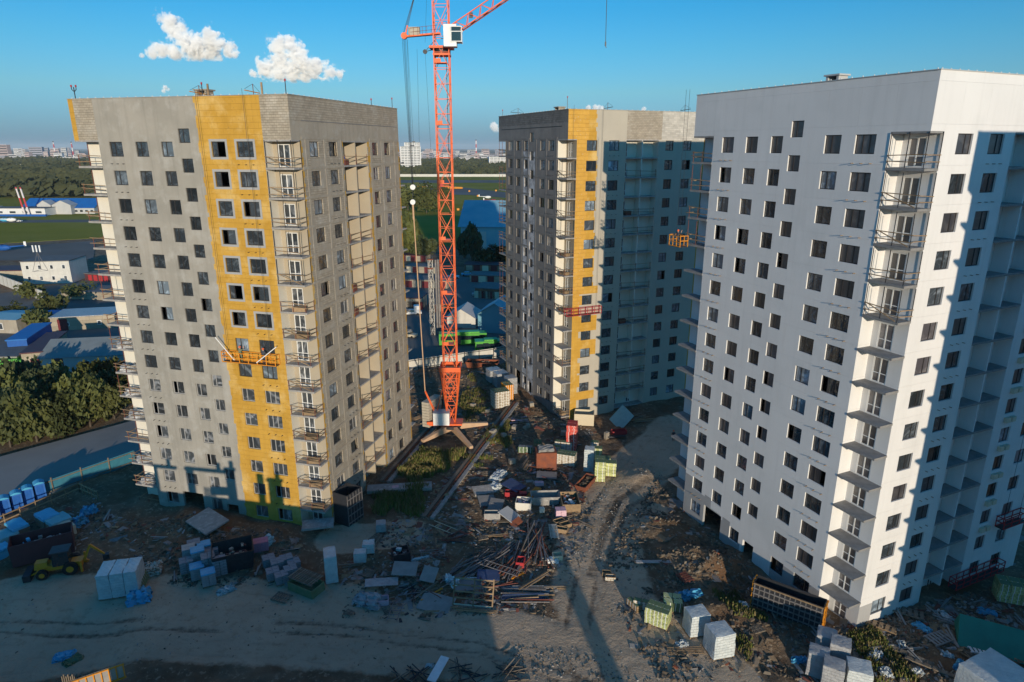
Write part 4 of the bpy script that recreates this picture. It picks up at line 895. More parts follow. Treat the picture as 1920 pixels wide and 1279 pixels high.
plate(1165,797,-55,3.0,3.4,'pale blue sheet leaning on the dirt in the tower shade','teal_sheet',55,1.2,'leaning_sheet','sheet',0,.08)
opencrate(1160,815,10,2.4,1.0,.7,'small red trough in the shade beside the leaning sheet','red_paint','trough'); opencrate(1098,912,60,3.2,1.2,.9,'boat shaped steel skip with a pale rim near the road','rusty','skip',1.25,('site_dirt',),'skip')
blocks(1137,825,40,'broken concrete block leaning near the dark beam',.7,.5,1.1,'block','block'); plate(1155,823,3,3.0,.6,'dark beam lying on the dirt mound in the shade','steel_dark',0,.3,'steel_beam','beam',0,.25)
opencrate(1068,950,3,2.2,3.2,1.2,'square wooden crate filled with scraps and white canisters','wood','crate',1.0,('wood','white_paint','white_paint','rusty','steel_dark')); opencrate(1022,942,3,3.2,1.6,1.2,'wide shallow concrete tray in the middle of the scrap','slab','tray',1.15,None,'mortar_tray')
slats(1000,930,62,3.2,.9,'yellow slatted ladder panel pointing up between sheets','yellow_paint',12,.3,0,'slatted panel','slatted_rack'); plate(963,920,55,2.4,2.6,'blue grey sheet on a red frame','blue_steel',10,.7); opencrate(961,930,-5,1.9,.8,.8,'bright red steel box below the blue grey sheet','red_paint','box')
opencrate(982,952,-8,1.9,1.6,1.1,'cream wrapped pallet with a purple top beside the tray','cream_render','pallet',1.0,('pack_pink','film_dull')); plastic(934,895,62,3.4,1.6,'long white plastic sheet over planks in the scrap field','film',.6,.14); blocks(981,935,0,'small red machine among the scrap',.9,.6,.7,'red_paint','machine')
plastic(927,915,60,2.0,1.6,'pale crumpled plastic end near the concrete trays','film',.5,.12)
plate(905,925,20,2.6,1.8,'curved grey concrete trough left of the plastic sheet','slab',8,.4,'concrete_trough','trough',0,.3); plate(913,945,15,2.2,2.0,'grey trapezoid shovel bucket on the ground','plate',12,.4,'bucket_plate','bucket',0,.2); plate(930,952,-10,1.8,2.2,'second grey trapezoid plate right of the bucket','plate',10,.4,'bucket_plate','bucket',0,.15)
opencrate(923,972,0,1.9,.9,.9,'white edged concrete box below the trapezoid plates','slab','box'); plate(955,972,60,2.4,2.2,'tent shaped folded steel sheet in the scrap','metal_wall',22,.5); plate(968,985,-60,1.0,1.4,'rusty plate beside the folded sheet','rusty',30,.4)
blocks(1051,968,5,'pink and white pack at the edge of the dirt road',1.3,1.0,.9,'pack_pink','pack'); blocks(1016,962,10,'small cream cube below the tray',.6,.5,.6,'cream_render','cube'); blocks(1011,913,3,'small pale pink block above the tray',1.2,.5,.5,'pack_pink','block')
opencrate(1048,982,28,1.3,.7,.5,'upper open wooden box of the three at the roadside','wood','open box'); opencrate(1060,988,28,1.3,.8,.5,'middle open wooden box of the three at the roadside','wood','open box'); opencrate(1053,997,-18,1.4,.7,.5,'lowest open wooden box of the three at the roadside','wood','open box')
slats(1022,1000,92,3.0,.9,'dark slatted crate left of the pale slatted crate','old_wood',11,.5); slats(1038,1004,92,3.0,1.0,'pale slatted crate with a yellow end by the road','block_white',11,.5)
ladderframe(1015,880,70,1.2,3.2,'brown ladder frame above the tray','rusty',6,0,.4); plate(1025,895,-5,2.8,1.8,'grey metal plate lying above the tray','plate',3,.3)
bundle(985,875,70,3.6,1.0,10,'pile of thin planks leaning toward the rusty box',('wood','old_wood'),.05,'plank_pile','plank','plank pile',rect=True)
plate(750,922,8,8.5,1.6,'long precast concrete slab lying in the weeds between the tracks','slab',2,.5,'concrete_slab','concrete slab',0,.45)
bundle(780,899,-3,7.5,.3,2,'long thin batten across the weeds',('wood',),.05,'batten','batten','batten',.01,1); bundle(790,852,-4,7,.3,2,'long cable pole lying below the crane',('old_wood',),.05,'pole','pole','pole',.01,1)
ladderframe(831,990,56,1.0,3.6,'pale open steel frame lying on the dirt near the end of the track','cream_wall',2,0,.15); 
# pipe heaps
bundle(900,1060,50,6.5,2.4,26,'heap of dark steel pipes fanned out left of the lattice frame',('pipe','steel_dark'),.06); bundle(865,1075,48,5.5,2.0,18,'thin steel bars reaching into the shade',('pipe',),.05)
bundle(1000,1020,78,8.0,1.8,26,'long scaffold tubes running up to the slatted crates',('pipe','old_wood','rust_rail'),.065,layers=4); bundle(1018,1030,95,8,1.0,14,'curved brown pipes beside the slatted crates',('pipe','rusty'),.08)
bundle(975,1055,70,7.5,2.2,26,'dark pipe heap in the centre of the scrap field',('pipe','steel_dark','rusty'),.06,layers=4); bundle(945,1040,60,6.0,1.4,14,'rusty bars above the pipe heap',('rusty','pipe'),.05)
bundle(990,1125,2,5.2,1.6,20,'stack of blue and orange tubes at the lower edge of the scrap',('blue_steel','rust_rail','wood','pipe'),.06,fan=.03); bundle(990,1110,-2,5,1.0,10,'row of grey tubes above the blue ones',('pipe','film_dull'),.05,fan=.04)
bundle(1000,1093,38,4.6,.7,8,'two yellow edged boards slanting over the tubes',('wood','old_wood'),.06,'plank_pile','plank','plank pile',rect=True); bundle(968,1082,35,2.6,.2,1,'bright yellow beam slanting in the scrap',('yellow_paint',),.1,'steel_beam','beam','beam',0,1,rect=True)
bundle(862,1092,62,3.0,.3,2,'pair of yellow posts left of the pipes',('yellow_paint',),.09,'steel_post','post','post',.05,1,rect=True); bundle(897,1087,-5,3.6,.3,2,'orange beam with a white top edge',('cradle_orange','white_paint'),.08,'steel_beam','beam','beam',.02,1,rect=True)
ladderframe(938,1075,62,.9,4.5,'steel ladder lying on the pipe heap','pipe',10,0,.6); ladderframe(910,1040,5,2.6,3.0,'dark empty steel frame above the pipes','steel_dark',3,0,.3)
plate(916,1083,0,2.4,1.6,'blue grey plate under the pipes','blue_steel',4,.3); plate(878,1102,10,2.8,1.8,'dark plate left of the lattice frame','plate',5,.2); opencrate(976,1060,80,1.2,.8,.7,'red machine frame between the pipe heaps','red_paint','machine frame')
p=gp(886,1138); t=thing('lattice_panel',p,R(-8),'big sunlit wooden lattice frame at the lower edge of the scrap','lattice frame'); t.rotation_euler=(R(62),0,R(-8))
for i in range(5): part('bar',MB().box((0,.15+i*.62,.05),(4.0,.13,.1)),'wood' if i else 'cream_wall',t)
for x in (-2,0.05,2): part('stile',MB().box((x,1.4,.06),(.12,2.8,.12)),'wood',t)
p2=gp(880,1140); bundle(885,1145,-8,3.9,.6,6,'planks under the wooden lattice frame',('wood','old_wood'),.06,'plank_pile','plank','plank pile',.02,2,rect=True)
plastic(845,1090,-45,2.0,.8,'torn white plastic rag on the shaded scrap','white_paint',.35,.22); plastic(1035,1052,10,1.4,.9,'white rag beside the small box at the road','white_paint',.3,.15); opencrate(1045,1048,5,1.0,.8,.6,'small pale box next to the white rag','cream_wall','box')
# shaded scrap left
plate(818,1135,-18,3.4,2.4,'large grey board in the shaded scrap','ply',8,.2); plate(760,1080,0,2.6,2.0,'grey board with an orange edge','ply',8,.9); plate(805,1085,-10,1.6,1.9,'pale grey board standing in the shade','ply',16,.7); plate(716,1100,8,3.4,1.2,'long pale blue grey sheet in the shaded scrap','film_dull',4,.5)
ladderframe(742,1150,-5,1.0,3.0,'grey ladder reaching out of the shaded scrap','pipe',5,0,.3); bundle(775,1112,0,3.4,2.4,16,'tangle of steel frames in the shaded scrap',('steel_dark','pipe'),.05,fan=.9); plastic(690,1128,-15,3.0,2.0,'sheet of grey plastic over the left end of the shaded scrap','film_dull',.5,.2); opencrate(715,1132,10,1.4,.9,.6,'pink crate at the left end of the shaded scrap','pack_pink','crate'); bundle(808,1118,28,3.4,.3,2,'yellow angled frame in the shaded scrap',('yellow_paint',),.07,'steel_post','post','post',.4,1,rect=True)
opencrate(752,1050,20,1.8,1.6,1.2,'wire basket of scrap standing in the shade','steel_dark','basket',1.0,('steel_dark','pipe','film')); ladderframe(812,1045,8,2.6,1.8,'steel frame with a yellow rail in the shade','pipe',5,8,.3); plastic(790,1050,18,2.2,.4,'narrow strip of pale plastic beside the steel frame','film',.2,.08)
# right foreground
packs(1233,1168,-30,3,2,5,'bright green and orange pack stack at the right of the dirt road','block_green','pack_green_top',size=(.75,.75,.34)); wrapped(1304,1184,12,2.0,1.7,2.2,'white wrapped stack half in shade beside the green packs'); wrapped(1346,1222,14,2.1,2.0,2.4,'sunlit white wrapped stack nearest the road edge')
packs(1203,1142,-20,2,1,2,'two small orange packs left of the green stack','block_white','pack_green_top',size=(.8,.6,.45)); packs(1188,1140,-60,2,1,2,'leaning orange packs at the far left of the group','wood','pack_green_top',size=(.8,.6,.3)); packs(1260,1140,-10,2,2,2,'dark green packs behind the bright green stack','pack_green_top','block_green',size=(.9,.8,.5))
plastic(1298,1118,10,2.4,1.2,'blue plastic sheet heaped behind the wrapped stacks','film_blue',.5,.2); plastic(1392,1140,0,.9,.7,'white rag on the earth mound','white_paint',.3,.14); slats(1284,1082,-65,1.6,1.2,'reddish pallet on the mound above the green packs','rust_rail',5,.2); ladderframe(1285,1222,2,3.2,1.0,'wooden frame on the ground below the wrapped stacks','wood',5,0,.1); plastic(1280,1210,20,1.1,.8,'pale plastic scrap by the wooden frame','film',.3,.12)
opencrate(1137,1078,-5,.9,.5,.4,'small dark open box right of the road','wood','open box'); opencrate(1144,1086,-5,1.0,.55,.42,'pale open box right of the road','block_white','open box'); plate(1230,1055,0,4.4,.5,'pale strip of sheet in the dark hollow','film_dull',0,.1,'sheet_strip','strip',0,.05)
t=opencrate(1475,1152,-36,6.4,1.4,2.7,'long dark formwork box with yellow ends at the foot of the white tower','steel_dark','formwork box',1.0,None,'formwork_box')
for s in (-1,1):
    for x in np.linspace(-3.1,3.1,14): part('rib',MB().box((x,s*.76,1.35),(.09,.09,2.7)),'pipe',t)
    for y in (-.6,0,.6): part('end_stile',MB().box((s*3.3,y,1.4),(.09,.12,2.7)),'yellow_paint',t)
    for z in (.3,1.1,1.9,2.65): part('end_rail',MB().box((s*3.35,0,z),(.09,1.4,.12)),'yellow_paint',t)
for z in (.4,1.0,1.6,2.2,2.7): part('waler',MB().box((0,-.84,z),(6.4,.1,.12)),'wood' if z>2.5 else 'pipe',t)
for i,(u,v) in enumerate(((1545,1228),(1570,1245),(1530,1262),(1558,1285))): wrapped(u,v,-28,1.7,1.6,2.3,['grey wrapped pallet at the back of the group at the bottom edge','grey wrapped pallet right of the back one at the bottom edge','grey wrapped pallet on the left at the bottom edge','front grey wrapped pallet cut by the bottom edge'][i],'film_dull',grp=None)
wrapped(1605,1290,-20,2.0,1.9,2.2,'silvery wrapped pallet at the bottom edge with folds'); p=gp(1865,1290); wrapped(1862,1300,25,4.6,4.0,2.2,'big white tarpaulin heap in the bottom right corner','film'); p=gp(1880,1210); t=thing('site_tent',p,R(-28),'dark green tarpaulin shed at the right edge','tarpaulin shed'); m=MB()
for s in (0,): m.quad((-3.6,-1.8,0),(3.6,-1.8,0),(3.6,0,2.2),(-3.6,0,2.2)); m.quad((-3.6,1.8,0),(3.6,1.8,0),(3.6,0,2.2),(-3.6,0,2.2)); m.quad((-3.6,-1.8,0),(-3.6,1.8,0),(-3.6,0,2.2)); m.quad((3.6,-1.8,0),(3.6,1.8,0),(3.6,0,2.2))
part('canvas',m,'tarp_green',t); packs(1895,1125,-20,3,2,5,'striped pack stack in the shade right of the white tower','block_green','pack_green_top',size=(1.0,.9,.4)); slats(1840,1220,-10,2.4,1.4,'white slatted pallet in the rubbish at the lower right','white_paint',7,.2)
for i,(u,v,rz,mt,w,d) in enumerate(((1645,1175,-38,'wood',3.2,.9),(1700,1150,-30,'old_wood',3.0,1.2),(1760,1200,20,'ply',2.4,1.4),(1790,1190,-20,'wood',2.2,1.0),(1700,1230,-40,'old_wood',4.2,.5),(1745,1255,-38,'old_wood',4.0,.4),(1820,1170,10,'ply',1.8,1.4))): slats(u,v,rz,w,d,['sunlit plank pallet below the corner of the white tower','shaded pallet beside the white tower wall','grey pallet in the rubbish field','brown pallet in the rubbish field','long narrow plank frame in the rubbish','second long plank frame nearer the bottom edge','small grey board pallet under the white tower'][i],mt,6,.15)
bundle(1590,1200,-45,6.5,.3,2,'long yellow timber lying by the white tower corner',('wood',),.09,'timber','beam','timber',.03,1,rect=True)
for i,(u,v) in enumerate(((1500,1240),(1640,1230),(1690,1210),(1730,1180),(1775,1230),(1720,1262),(1800,1250),(1660,1262),(1770,1155),(1850,1150))): plastic(u,v,37*i,random.uniform(.8,1.8),random.uniform(.5,1.1),['small scrap of pale plastic left of the grey wrapped pallets','crumpled plastic in the sunlit rubbish','white plastic between the plank frames','plastic tatter below the tower plinth','plastic tatter right of the plank frames','sheet tatter at the bottom of the rubbish field','blue tatter near the tarpaulin heap','tatter beside the silvery pallet','blue plastic by the red cradle','plastic scrap left of the striped packs'][i],'film' if i%3 else 'film_blue',.3,.14)
# bottom edge scraps
plate(822,1262,72,3.0,.8,'white board in the dark scrap at the bottom edge','white_paint',2,.4,'board','board',0,.06); plastic(806,1250,0,.8,.5,'pale tatter left of the white board','film',.2,.08); bundle(880,1268,60,3.2,2.6,14,'dark branches and bars along the bottom edge',('old_wood','steel_dark'),.05,'scrap_pile','bar','scrap pile',.9); bundle(960,1275,20,3.2,2.6,14,'dark scrap heap right of the white board',('old_wood','steel_dark'),.05,'scrap_pile','bar','scrap pile',.9); bundle(770,1268,100,3,2.4,12,'dark scrap heap left of the white board',('old_wood','steel_dark'),.05,'scrap_pile','bar','scrap pile',.9)
# skips and rusty load behind the crane
opencrate(905,690,-8,6.0,2.2,1.2,'rusty brown barge-like skip near the white perimeter fence','rusty','skip',1.1,('rusty','old_wood')); bundle(970,790,10,4,3,18,'pink and brown rubbish heap beside the grey tower',('pack_pink','wood','old_wood'),.09,'rubbish_heap','board','rubbish heap',.8,4,rect=True)
bundle(1200,785,20,5,3,12,'timber ramp and boards at the entrance in the tower shade',('old_wood','wood'),.09,'ramp','board','ramp',.25,2,rect=True)
# ------------------------------------------------------------ cradles and workers
def cradle(k,side,s0,s1,z,label,mt,dep=.8,off=-.15,H_=1.15,ropes=True):
    mid=TP(k,side,(s0+s1)/2,z,off-dep/2); a=TP(k,side,s0,z); b=TP(k,side,s1,z); dv=b-a; t=thing('suspended_cradle',mid,math.atan2(dv.y,dv.x),label,'suspended cradle'); L=dv.length
    part('deck',MB().box((0,0,0),(L,dep,.08)),'steel_dark',t)
    for y in (-dep/2,dep/2):
        for z_ in (.04,.55,H_): part('guard_rail',MB().box((0,y,z_),(L,.06,.07)),mt,t)
    n=max(3,int(L/1.1)); me=MB().box((0,0,H_/2),(.07,.07,H_)).mesh('guard_post',mt)
    for i in range(n+1):
        for y in (-dep/2+.01,dep/2-.01): link('guard_post',me,t,(-L/2+L*i/n,y,0))
    for s in (-1,1):
        part('end_frame',MB().box((s*L/2,0,H_/2+.1),(.08,dep+.05,.08)).box((s*L/2,0,H_+.05),(.08,dep+.05,.08)),mt,t)
        if ropes: part('suspension_rope',MB().bar((s*(L/2-.7),.1,H_),(s*(L/2-.7),.15,ZT+.6-z),.02,3),'cable',t)
    return t
def person(loc,rz,label,cloth,up=0):
    V=[(0,0,.95),(0,0,1.2),(0,0,1.42),(0,.01,1.52),(0,.02,1.68),(.1,0,.9),(.12,.03,.5),(.12,-.02,.08),(.13,.12,.03),(-.1,0,.9),(-.12,.03,.5),(-.12,-.02,.08),(-.13,.12,.03),(.2,0,1.42),(-.2,0,1.42)]
    Rr=[.15,.14,.15,.06,.105,.10,.075,.05,.045,.10,.075,.05,.045,.075,.075]
    E_=[(0,1),(1,2),(2,3),(3,4),(0,5),(5,6),(6,7),(7,8),(0,9),(9,10),(10,11),(11,12),(2,13),(2,14)]
    for s,i0 in ((1,13),(-1,14)):
        el=(s*.34,.15,1.45) if up else (s*.27,.06,1.15); ha=(s*.30,.3,1.72) if up else (s*.25,.3,1.02); fi=(s*.29,.34,1.82) if up else (s*.22,.4,1.02)
        n=len(V); V+= [el,ha,fi]; Rr+=[.05,.038,.03]; E_+=[(i0,n),(n,n+1),(n+1,n+2)]
    me=bpy.data.meshes.new('person'); me.from_pydata(V,E_,[]); o=link('person',me,None,loc,rz); sk=o.modifiers.new('skin','SKIN'); 
    for i,r in enumerate(Rr): me.skin_vertices[0].data[i].radius=(r,r) if me.skin_vertices else None
    me.skin_vertices[0].data[0].use_root=True; sb=o.modifiers.new('sub','SUBSURF'); sb.levels=sb.render_levels=1
    m=M[cloth].copy(); n=m.node_tree.nodes; l=m.node_tree.links; b=next(x for x in n if x.type=='BSDF_PRINCIPLED'); src=b.inputs['Base Color'].links[0].from_socket; t=n.new('ShaderNodeTexCoord'); s_=n.new('ShaderNodeSeparateXYZ'); l.new(t.outputs['Object'],s_.inputs[0]); c1=ramp(n,l,s_.outputs[2],1.53,1.55); l.new(mixc(n,l,c1,src,(.45,.28,.2)),b.inputs['Base Color'])
    me.materials.append(m); part('helmet',MB().sphere((0,.02,1.76),.135,10,(1,1.1,.8)),'helmet',o); return tag(o,label,'person')
cz=21.0; cradle(0,'L',3.9,10.8,cz,'orange suspended cradle with two workers on the yellow insulation wall','cradle_orange')
def worker(k,side,s,z,off,label,cloth,up): 
    p=TP(k,side,s,z,off); th=TW[k][1]; rz=-th if side=='L' else math.pi/2-th; return person(p,rz,label,cloth,up)
worker(0,'L',8.6,cz+.05,-.55,'worker in an orange helmet reaching up on the cradle by the left window','person_green',1); worker(0,'L',5.6,cz+.05,-.55,'worker in an orange helmet bent over on the right of the cradle','person_dark',0)
for i,(s0,z0,s1,z1) in enumerate(((11.2,23.9,9.2,21.3),(6.2,21.3,3.6,23.3))):
    a=TP(0,'L',s0,z0,-1.1); b=TP(0,'L',s1,z1,-.9); t=thing('profile_bundle',a,0,['long white profile sticking out of the left end of the cradle','long white profile sticking out of the right end of the cradle'][i],'profile'); part('profile',MB().bar((0,0,0),tuple(b-a),.06),'white_paint',t)
cradle(1,'R',.0,6.5,17.6,'red suspended cradle across the yellow corner of the middle tower','red_paint'); cradle(2,'R',14.6,22.4,.7,'red cradle standing near the ground at the shaded side of the white tower','red_paint',ropes=False); cradle(2,'R',20.5,24.5,6.2,'small red cradle at the right edge on the white tower','red_paint')
a=TP(2,'L',28.0,32.7,.2); t=cradle(2,'L',26.6,28.6,32.9,'yellow cradle hanging at the left end of the white tower','yellow_paint',1.1,-.2,1.2)
worker(2,'L',27.6,32.95,-.9,'worker standing in the yellow cradle of the white tower','person_dark',1); p=gp(1262,827); person(p,0,'person in dark clothes walking in the shade between the towers','person_dark')
# parapet poles with red lamps
def pole(k,side,s,label,h=1.4,fork=False):
    p=TP(k,side,s,ZT+.05,.3); t=thing('warning_light_pole',p,0,label,'warning light','warning lights on the parapets'); part('pole',MB().bar((0,0,0),(0,0,h),.05),'steel_dark',t)
    if fork: part('fork',MB().bar((0,0,h*.6),(-.25,0,h*.8),.04).bar((0,0,h*.6),(.25,0,h*.8),.04).bar((-.25,0,h*.8),(-.25,0,h),.04).bar((.25,0,h*.8),(.25,0,h),.04),'steel_dark',t)
    for x in ((-.25,.25) if fork else (0,)): part('lamp',MB().bar((x,0,h),(x,0,h+.22),.085,8),'red_paint',t)
pole(0,'L',26.3,'twin red lamp at the left corner of the left tower',1.2,True); pole(0,'L',.3,'red lamp on the near corner of the left tower',1.2); pole(0,'R',25.2,'red lamp at the right end of the left tower',1.1); pole(0,'R',19,'small red lamp on the right parapet of the left tower',.6); pole(1,'L',26,'red lamp at the left corner of the middle tower',.9); pole(1,'L',1,'red lamp above the yellow corner of the middle tower',1.6); pole(0,'L',10,'red lamp beside the vent shaft of the left tower',1.1)
def outrig(k,side,s,label,mt='wood'):
    p=TP(k,side,s,ZT+.1,0); a=TP(k,side,s,ZT,0); b=TP(k,side,s,ZT,-1); d=(b-a); t=thing('roof_outrigger',p,math.atan2(d.y,d.x),label,'outrigger'); t.scale=(.6,.6,.6); part('beam',MB().bar((-3,0,.35),(1.2,0,.55),.09),'yellow_paint' if k==0 else 'steel_dark',t); part('post',MB().bar((-1.2,0,0),(-1.2,0,1.7),.06),'rust_rail',t); part('stay',MB().bar((-1.2,0,1.7),(1.1,0,.75),.03,3).bar((-1.2,0,1.7),(-3,0,.5),.03,3),'cable',t)
outrig(0,'L',10.7,'yellow cradle outrigger on the roof above the left edge of the insulation'); outrig(0,'L',4.3,'yellow cradle outrigger on the roof above the right edge of the insulation'); outrig(1,'R',7.2,'black cradle outrigger above the plaster of the middle tower'); outrig(1,'R',21.8,'black cradle outrigger near the right end of the middle tower'); outrig(1,'L',20,'black cradle outrigger on the dark face of the middle tower')
for s,l in ((9.3,'wooden post on the parapet over the insulation'),(3.0,'wooden post at the right edge of the insulation')): p=TP(0,'L',s,ZT,.3); tag(part('timber_post',MB().box((0,0,.6),(.16,.16,1.2)),'wood',None,p),l,'post')
p=TP(0,'R',11.2,WT-2.59,.6); t=thing('blue_barrel',p,0,'blue barrel standing in the top loggia of the left tower','barrel'); part('drum',MB().bar((0,0,.02),(0,0,1.0),.32,14),'toilet_blue',t); part('lid',MB().bar((0,0,1.0),(0,0,1.05),.34,14),'blue_wall',t)
for i,(f,nm_) in enumerate(((6,'sixth'),(7,'seventh'),(8,'eighth'),(11,'lower'),(9,'ninth'),(12,'lowest'))): 
    p=TP(0,'L',25.6,WT-2.58-ST*(f+1),.75); o=part('sack_pile',softbox(1.9,1.1,.75,6,.16,i),'film_dull',None,p,.3); sm(o); tag(o,['dusty sacks on a far left balcony just below mid height','sacks under grey plastic on the far left balcony level with the cradle','grey plastic heap on the far left balcony below the cradle','white sacks on the far left balcony above the railing','rubble on the far left balcony over the road','scraps on the second lowest far left balcony'][i],'sacks')
# ------------------------------------------------------------ loose debris, clods and weeds
def inmask(x,y):
    return True
polys=dict(road=[(1000,1180),(1060,1060),(1110,930),(1200,850),(1250,900),(1130,1020),(1140,1100),(1300,1279),(900,1279)],front=[(0,1120),(640,1120),(1000,1200),(1000,1260),(0,1240)],site=[(840,880),(1080,860),(1110,960),(1050,1100),(1010,1150),(640,1160),(640,1060),(760,960)],right=[(1130,1050),(1230,900),(1500,1150),(1560,1279),(1240,1279),(1180,1200)],far=[(880,760),(1010,760),(1120,800),(1060,850),(900,860)],rub=[(1480,1200),(1620,1160),(1900,1090),(1980,1279),(1500,1290)],left=[(180,960),(560,1010),(560,1100),(330,1100),(240,1040)],yard=[(-20,990),(170,930),(240,980),(160,1040),(0,1050)],mid=[(760,690),(930,700),(960,760),(880,830),(780,800)])
def inpoly(x,y,P):
    c=False; j=len(P)-1
    for i in range(len(P)):
        if (P[i][1]>y)!=(P[j][1]>y) and x<(P[j][0]-P[i][0])*(y-P[i][1])/(P[j][1]-P[i][1])+P[i][0]: c=not c
        j=i
    return c
def scatter(name,counts,mats,size,label=None,seed=1,flat=.4):
    r=random.Random(seed); m=MB(); P=[]; 
    for key,n in counts.items():
        Q=[tuple(G(*q)[:2]) for q in polys[key]]; xs=[q[0] for q in Q]; ys=[q[1] for q in Q]; k=0
        while k<n:
            x=r.uniform(min(xs),max(xs)); y=r.uniform(min(ys),max(ys))
            if inpoly(x,y,Q) and vnoise(np.array([x*.35]),np.array([y*.35]),seed)[0]>r.uniform(.25,.75): P.append((x,y)); k+=1
    A=np.array(P); Z=gh(A[:,0],A[:,1])
    for (x,y),z in zip(P,Z):
        s=r.choice(size); l=s*r.uniform(.6,2.5); w=s*r.uniform(.3,1); h=s*r.uniform(.2,.8)*flat; m.k=r.randrange(len(mats))
        T=Matrix.Translation((x,y,z+h*.4))@Matrix.Rotation(r.uniform(0,6.3),4,'Z')@Matrix.Rotation(r.gauss(0,.25),4,'X')@Matrix.Rotation(r.gauss(0,.2),4,'Y'); m.box((0,0,0),(l,w,h),0,T,top=r.uniform(.5,1))
    return tag(part(name,m,mats),kind='stuff')
scatter('scattered_rubbish',dict(site=1700,right=350,far=380,rub=1100,left=260,yard=180,mid=200),['old_wood','ply','old_wood','clod_b','wood','rusty','slab','steel_dark','clod','film_dull'],(.1,.16,.25,.4),seed=4)
scatter('dirt_clods',dict(site=1300,right=2600,far=900,rub=1400,left=1300,yard=200,mid=700),['clod','clod_b','clod'],(.08,.12,.18,.32),seed=9,flat=1.1)
scatter('loose_stones',dict(road=1300,front=260),['clod_b','slab','clod'],(.05,.08,.12),seed=15,flat=1.2)
scatter('timber_offcuts',dict(site=800,right=90,far=160,rub=300,left=120,yard=50,mid=80),['old_wood','wood','rust_rail','ply','pipe'],(.35,.6,.9),seed=12,flat=.12)
def strew(root,n,poly_,seed,grp,lab):
    r=random.Random(seed); root['group']=grp; root['label']=lab; c=0
    while c<n:
        Q=[tuple(G(*q)[:2]) for q in polys[poly_]]; x=r.uniform(min(q[0] for q in Q),max(q[0] for q in Q)); y=r.uniform(min(q[1] for q in Q),max(q[1] for q in Q))
        if not inpoly(x,y,Q): continue
        c+=1; d=dup(root,(x,y,gz(x,y)+r.uniform(0,.12)),r.uniform(0,6.3),lab,r.uniform(.7,1.15)); d['group']=grp; d.rotation_euler=(r.gauss(0,.12),r.gauss(0,.12),d.rotation_euler[2])
q=slats(905,1010,20,1.2,.9,'x','old_wood',6,.05); strew(q,26,'site',31,'loose pallets in the scrap field','small loose wooden pallet lying among the scrap of the central field'); strew(slats(1420,1180,20,1.2,.9,'x','old_wood',6,.05),10,'rub',32,'loose pallets below the white tower','small loose wooden pallet in the rubbish below the white tower')
q=bundle(930,1005,20,2.8,.4,3,'x',('wood','old_wood'),.06,'loose_boards','board','boards',.25,2,rect=True); strew(q,34,'site',33,'loose boards in the scrap field','few loose timber boards lying among the scrap of the central field'); strew(bundle(1650,1215,20,2.6,.4,3,'x',('old_wood','ply'),.06,'loose_boards','board','boards',.25,2,rect=True),16,'rub',34,'loose boards below the white tower','few loose boards in the rubbish below the white tower'); strew(bundle(470,1040,20,2.6,.4,3,'x',('old_wood','ply'),.06,'loose_boards','board','boards',.3,2,rect=True),10,'left',35,'loose boards at the foot of the left tower','few loose boards on the dirt at the foot of the left tower')
q=bundle(940,1100,20,3.6,.3,4,'x',('pipe','rust_rail','steel_dark'),.045,'loose_tubes','tube','tubes',.2,2); strew(q,22,'site',36,'loose tubes in the scrap field','few loose steel tubes lying among the scrap of the central field')
q=blocks(960,870,20,'x',.9,.7,.6,'raw_concrete','block pile'); strew(q,10,'far',37,'small block piles by the middle tower','small pile of grey blocks on the dirt before the middle tower')
def weeds(polyl,n,h,seed,mats=('weed',)):
    r=random.Random(seed); m=MB()
    for Q0,k,hh in polyl:
        Q=[tuple(G(*q)[:2]) for q in Q0]; xs=[q[0] for q in Q]; ys=[q[1] for q in Q]; c=0
        while c<k:
            x=r.uniform(min(xs),max(xs)); y=r.uniform(min(ys),max(ys))
            if not inpoly(x,y,Q) or vnoise(np.array([x*.6]),np.array([y*.6]),3)[0]<.42: continue
            c+=1; z=gz(x,y) if c%1==0 else 0
            for b in range(4):
                a=r.uniform(0,6.3); H_=hh*r.uniform(.5,1.2); dx,dy=math.cos(a)*.07,math.sin(a)*.07; lx,ly=r.gauss(0,.18)*hh,r.gauss(0,.18)*hh; ox,oy=r.gauss(0,.15),r.gauss(0,.15)
                m.k=r.randrange(len(mats)); m.quad((x+ox-dx,y+oy-dy,z),(x+ox+dx,y+oy+dy,z),(x+ox+lx+dx*.4,y+oy+ly+dy*.4,z+H_),(x+ox+lx-dx*.4,y+oy+ly-dy*.4,z+H_))
    return tag(part('weeds',m,list(mats)),kind='stuff')
weeds([([(790,850),(870,850),(800,920),(700,960),(735,900)],1500,1.1),([(870,860),(950,770),(960,830),(900,880)],700,.5),([(700,930),(800,930),(790,970),(700,965)],300,.9),([(880,700),(930,760),(880,800),(860,760)],400,.5),([(1380,1100),(1440,1160),(1400,1240),(1330,1120)],500,.4),([(1590,1190),(1640,1180),(1720,1279),(1640,1279)],500,.5)],0,0,5,('weed','weed_dry'))
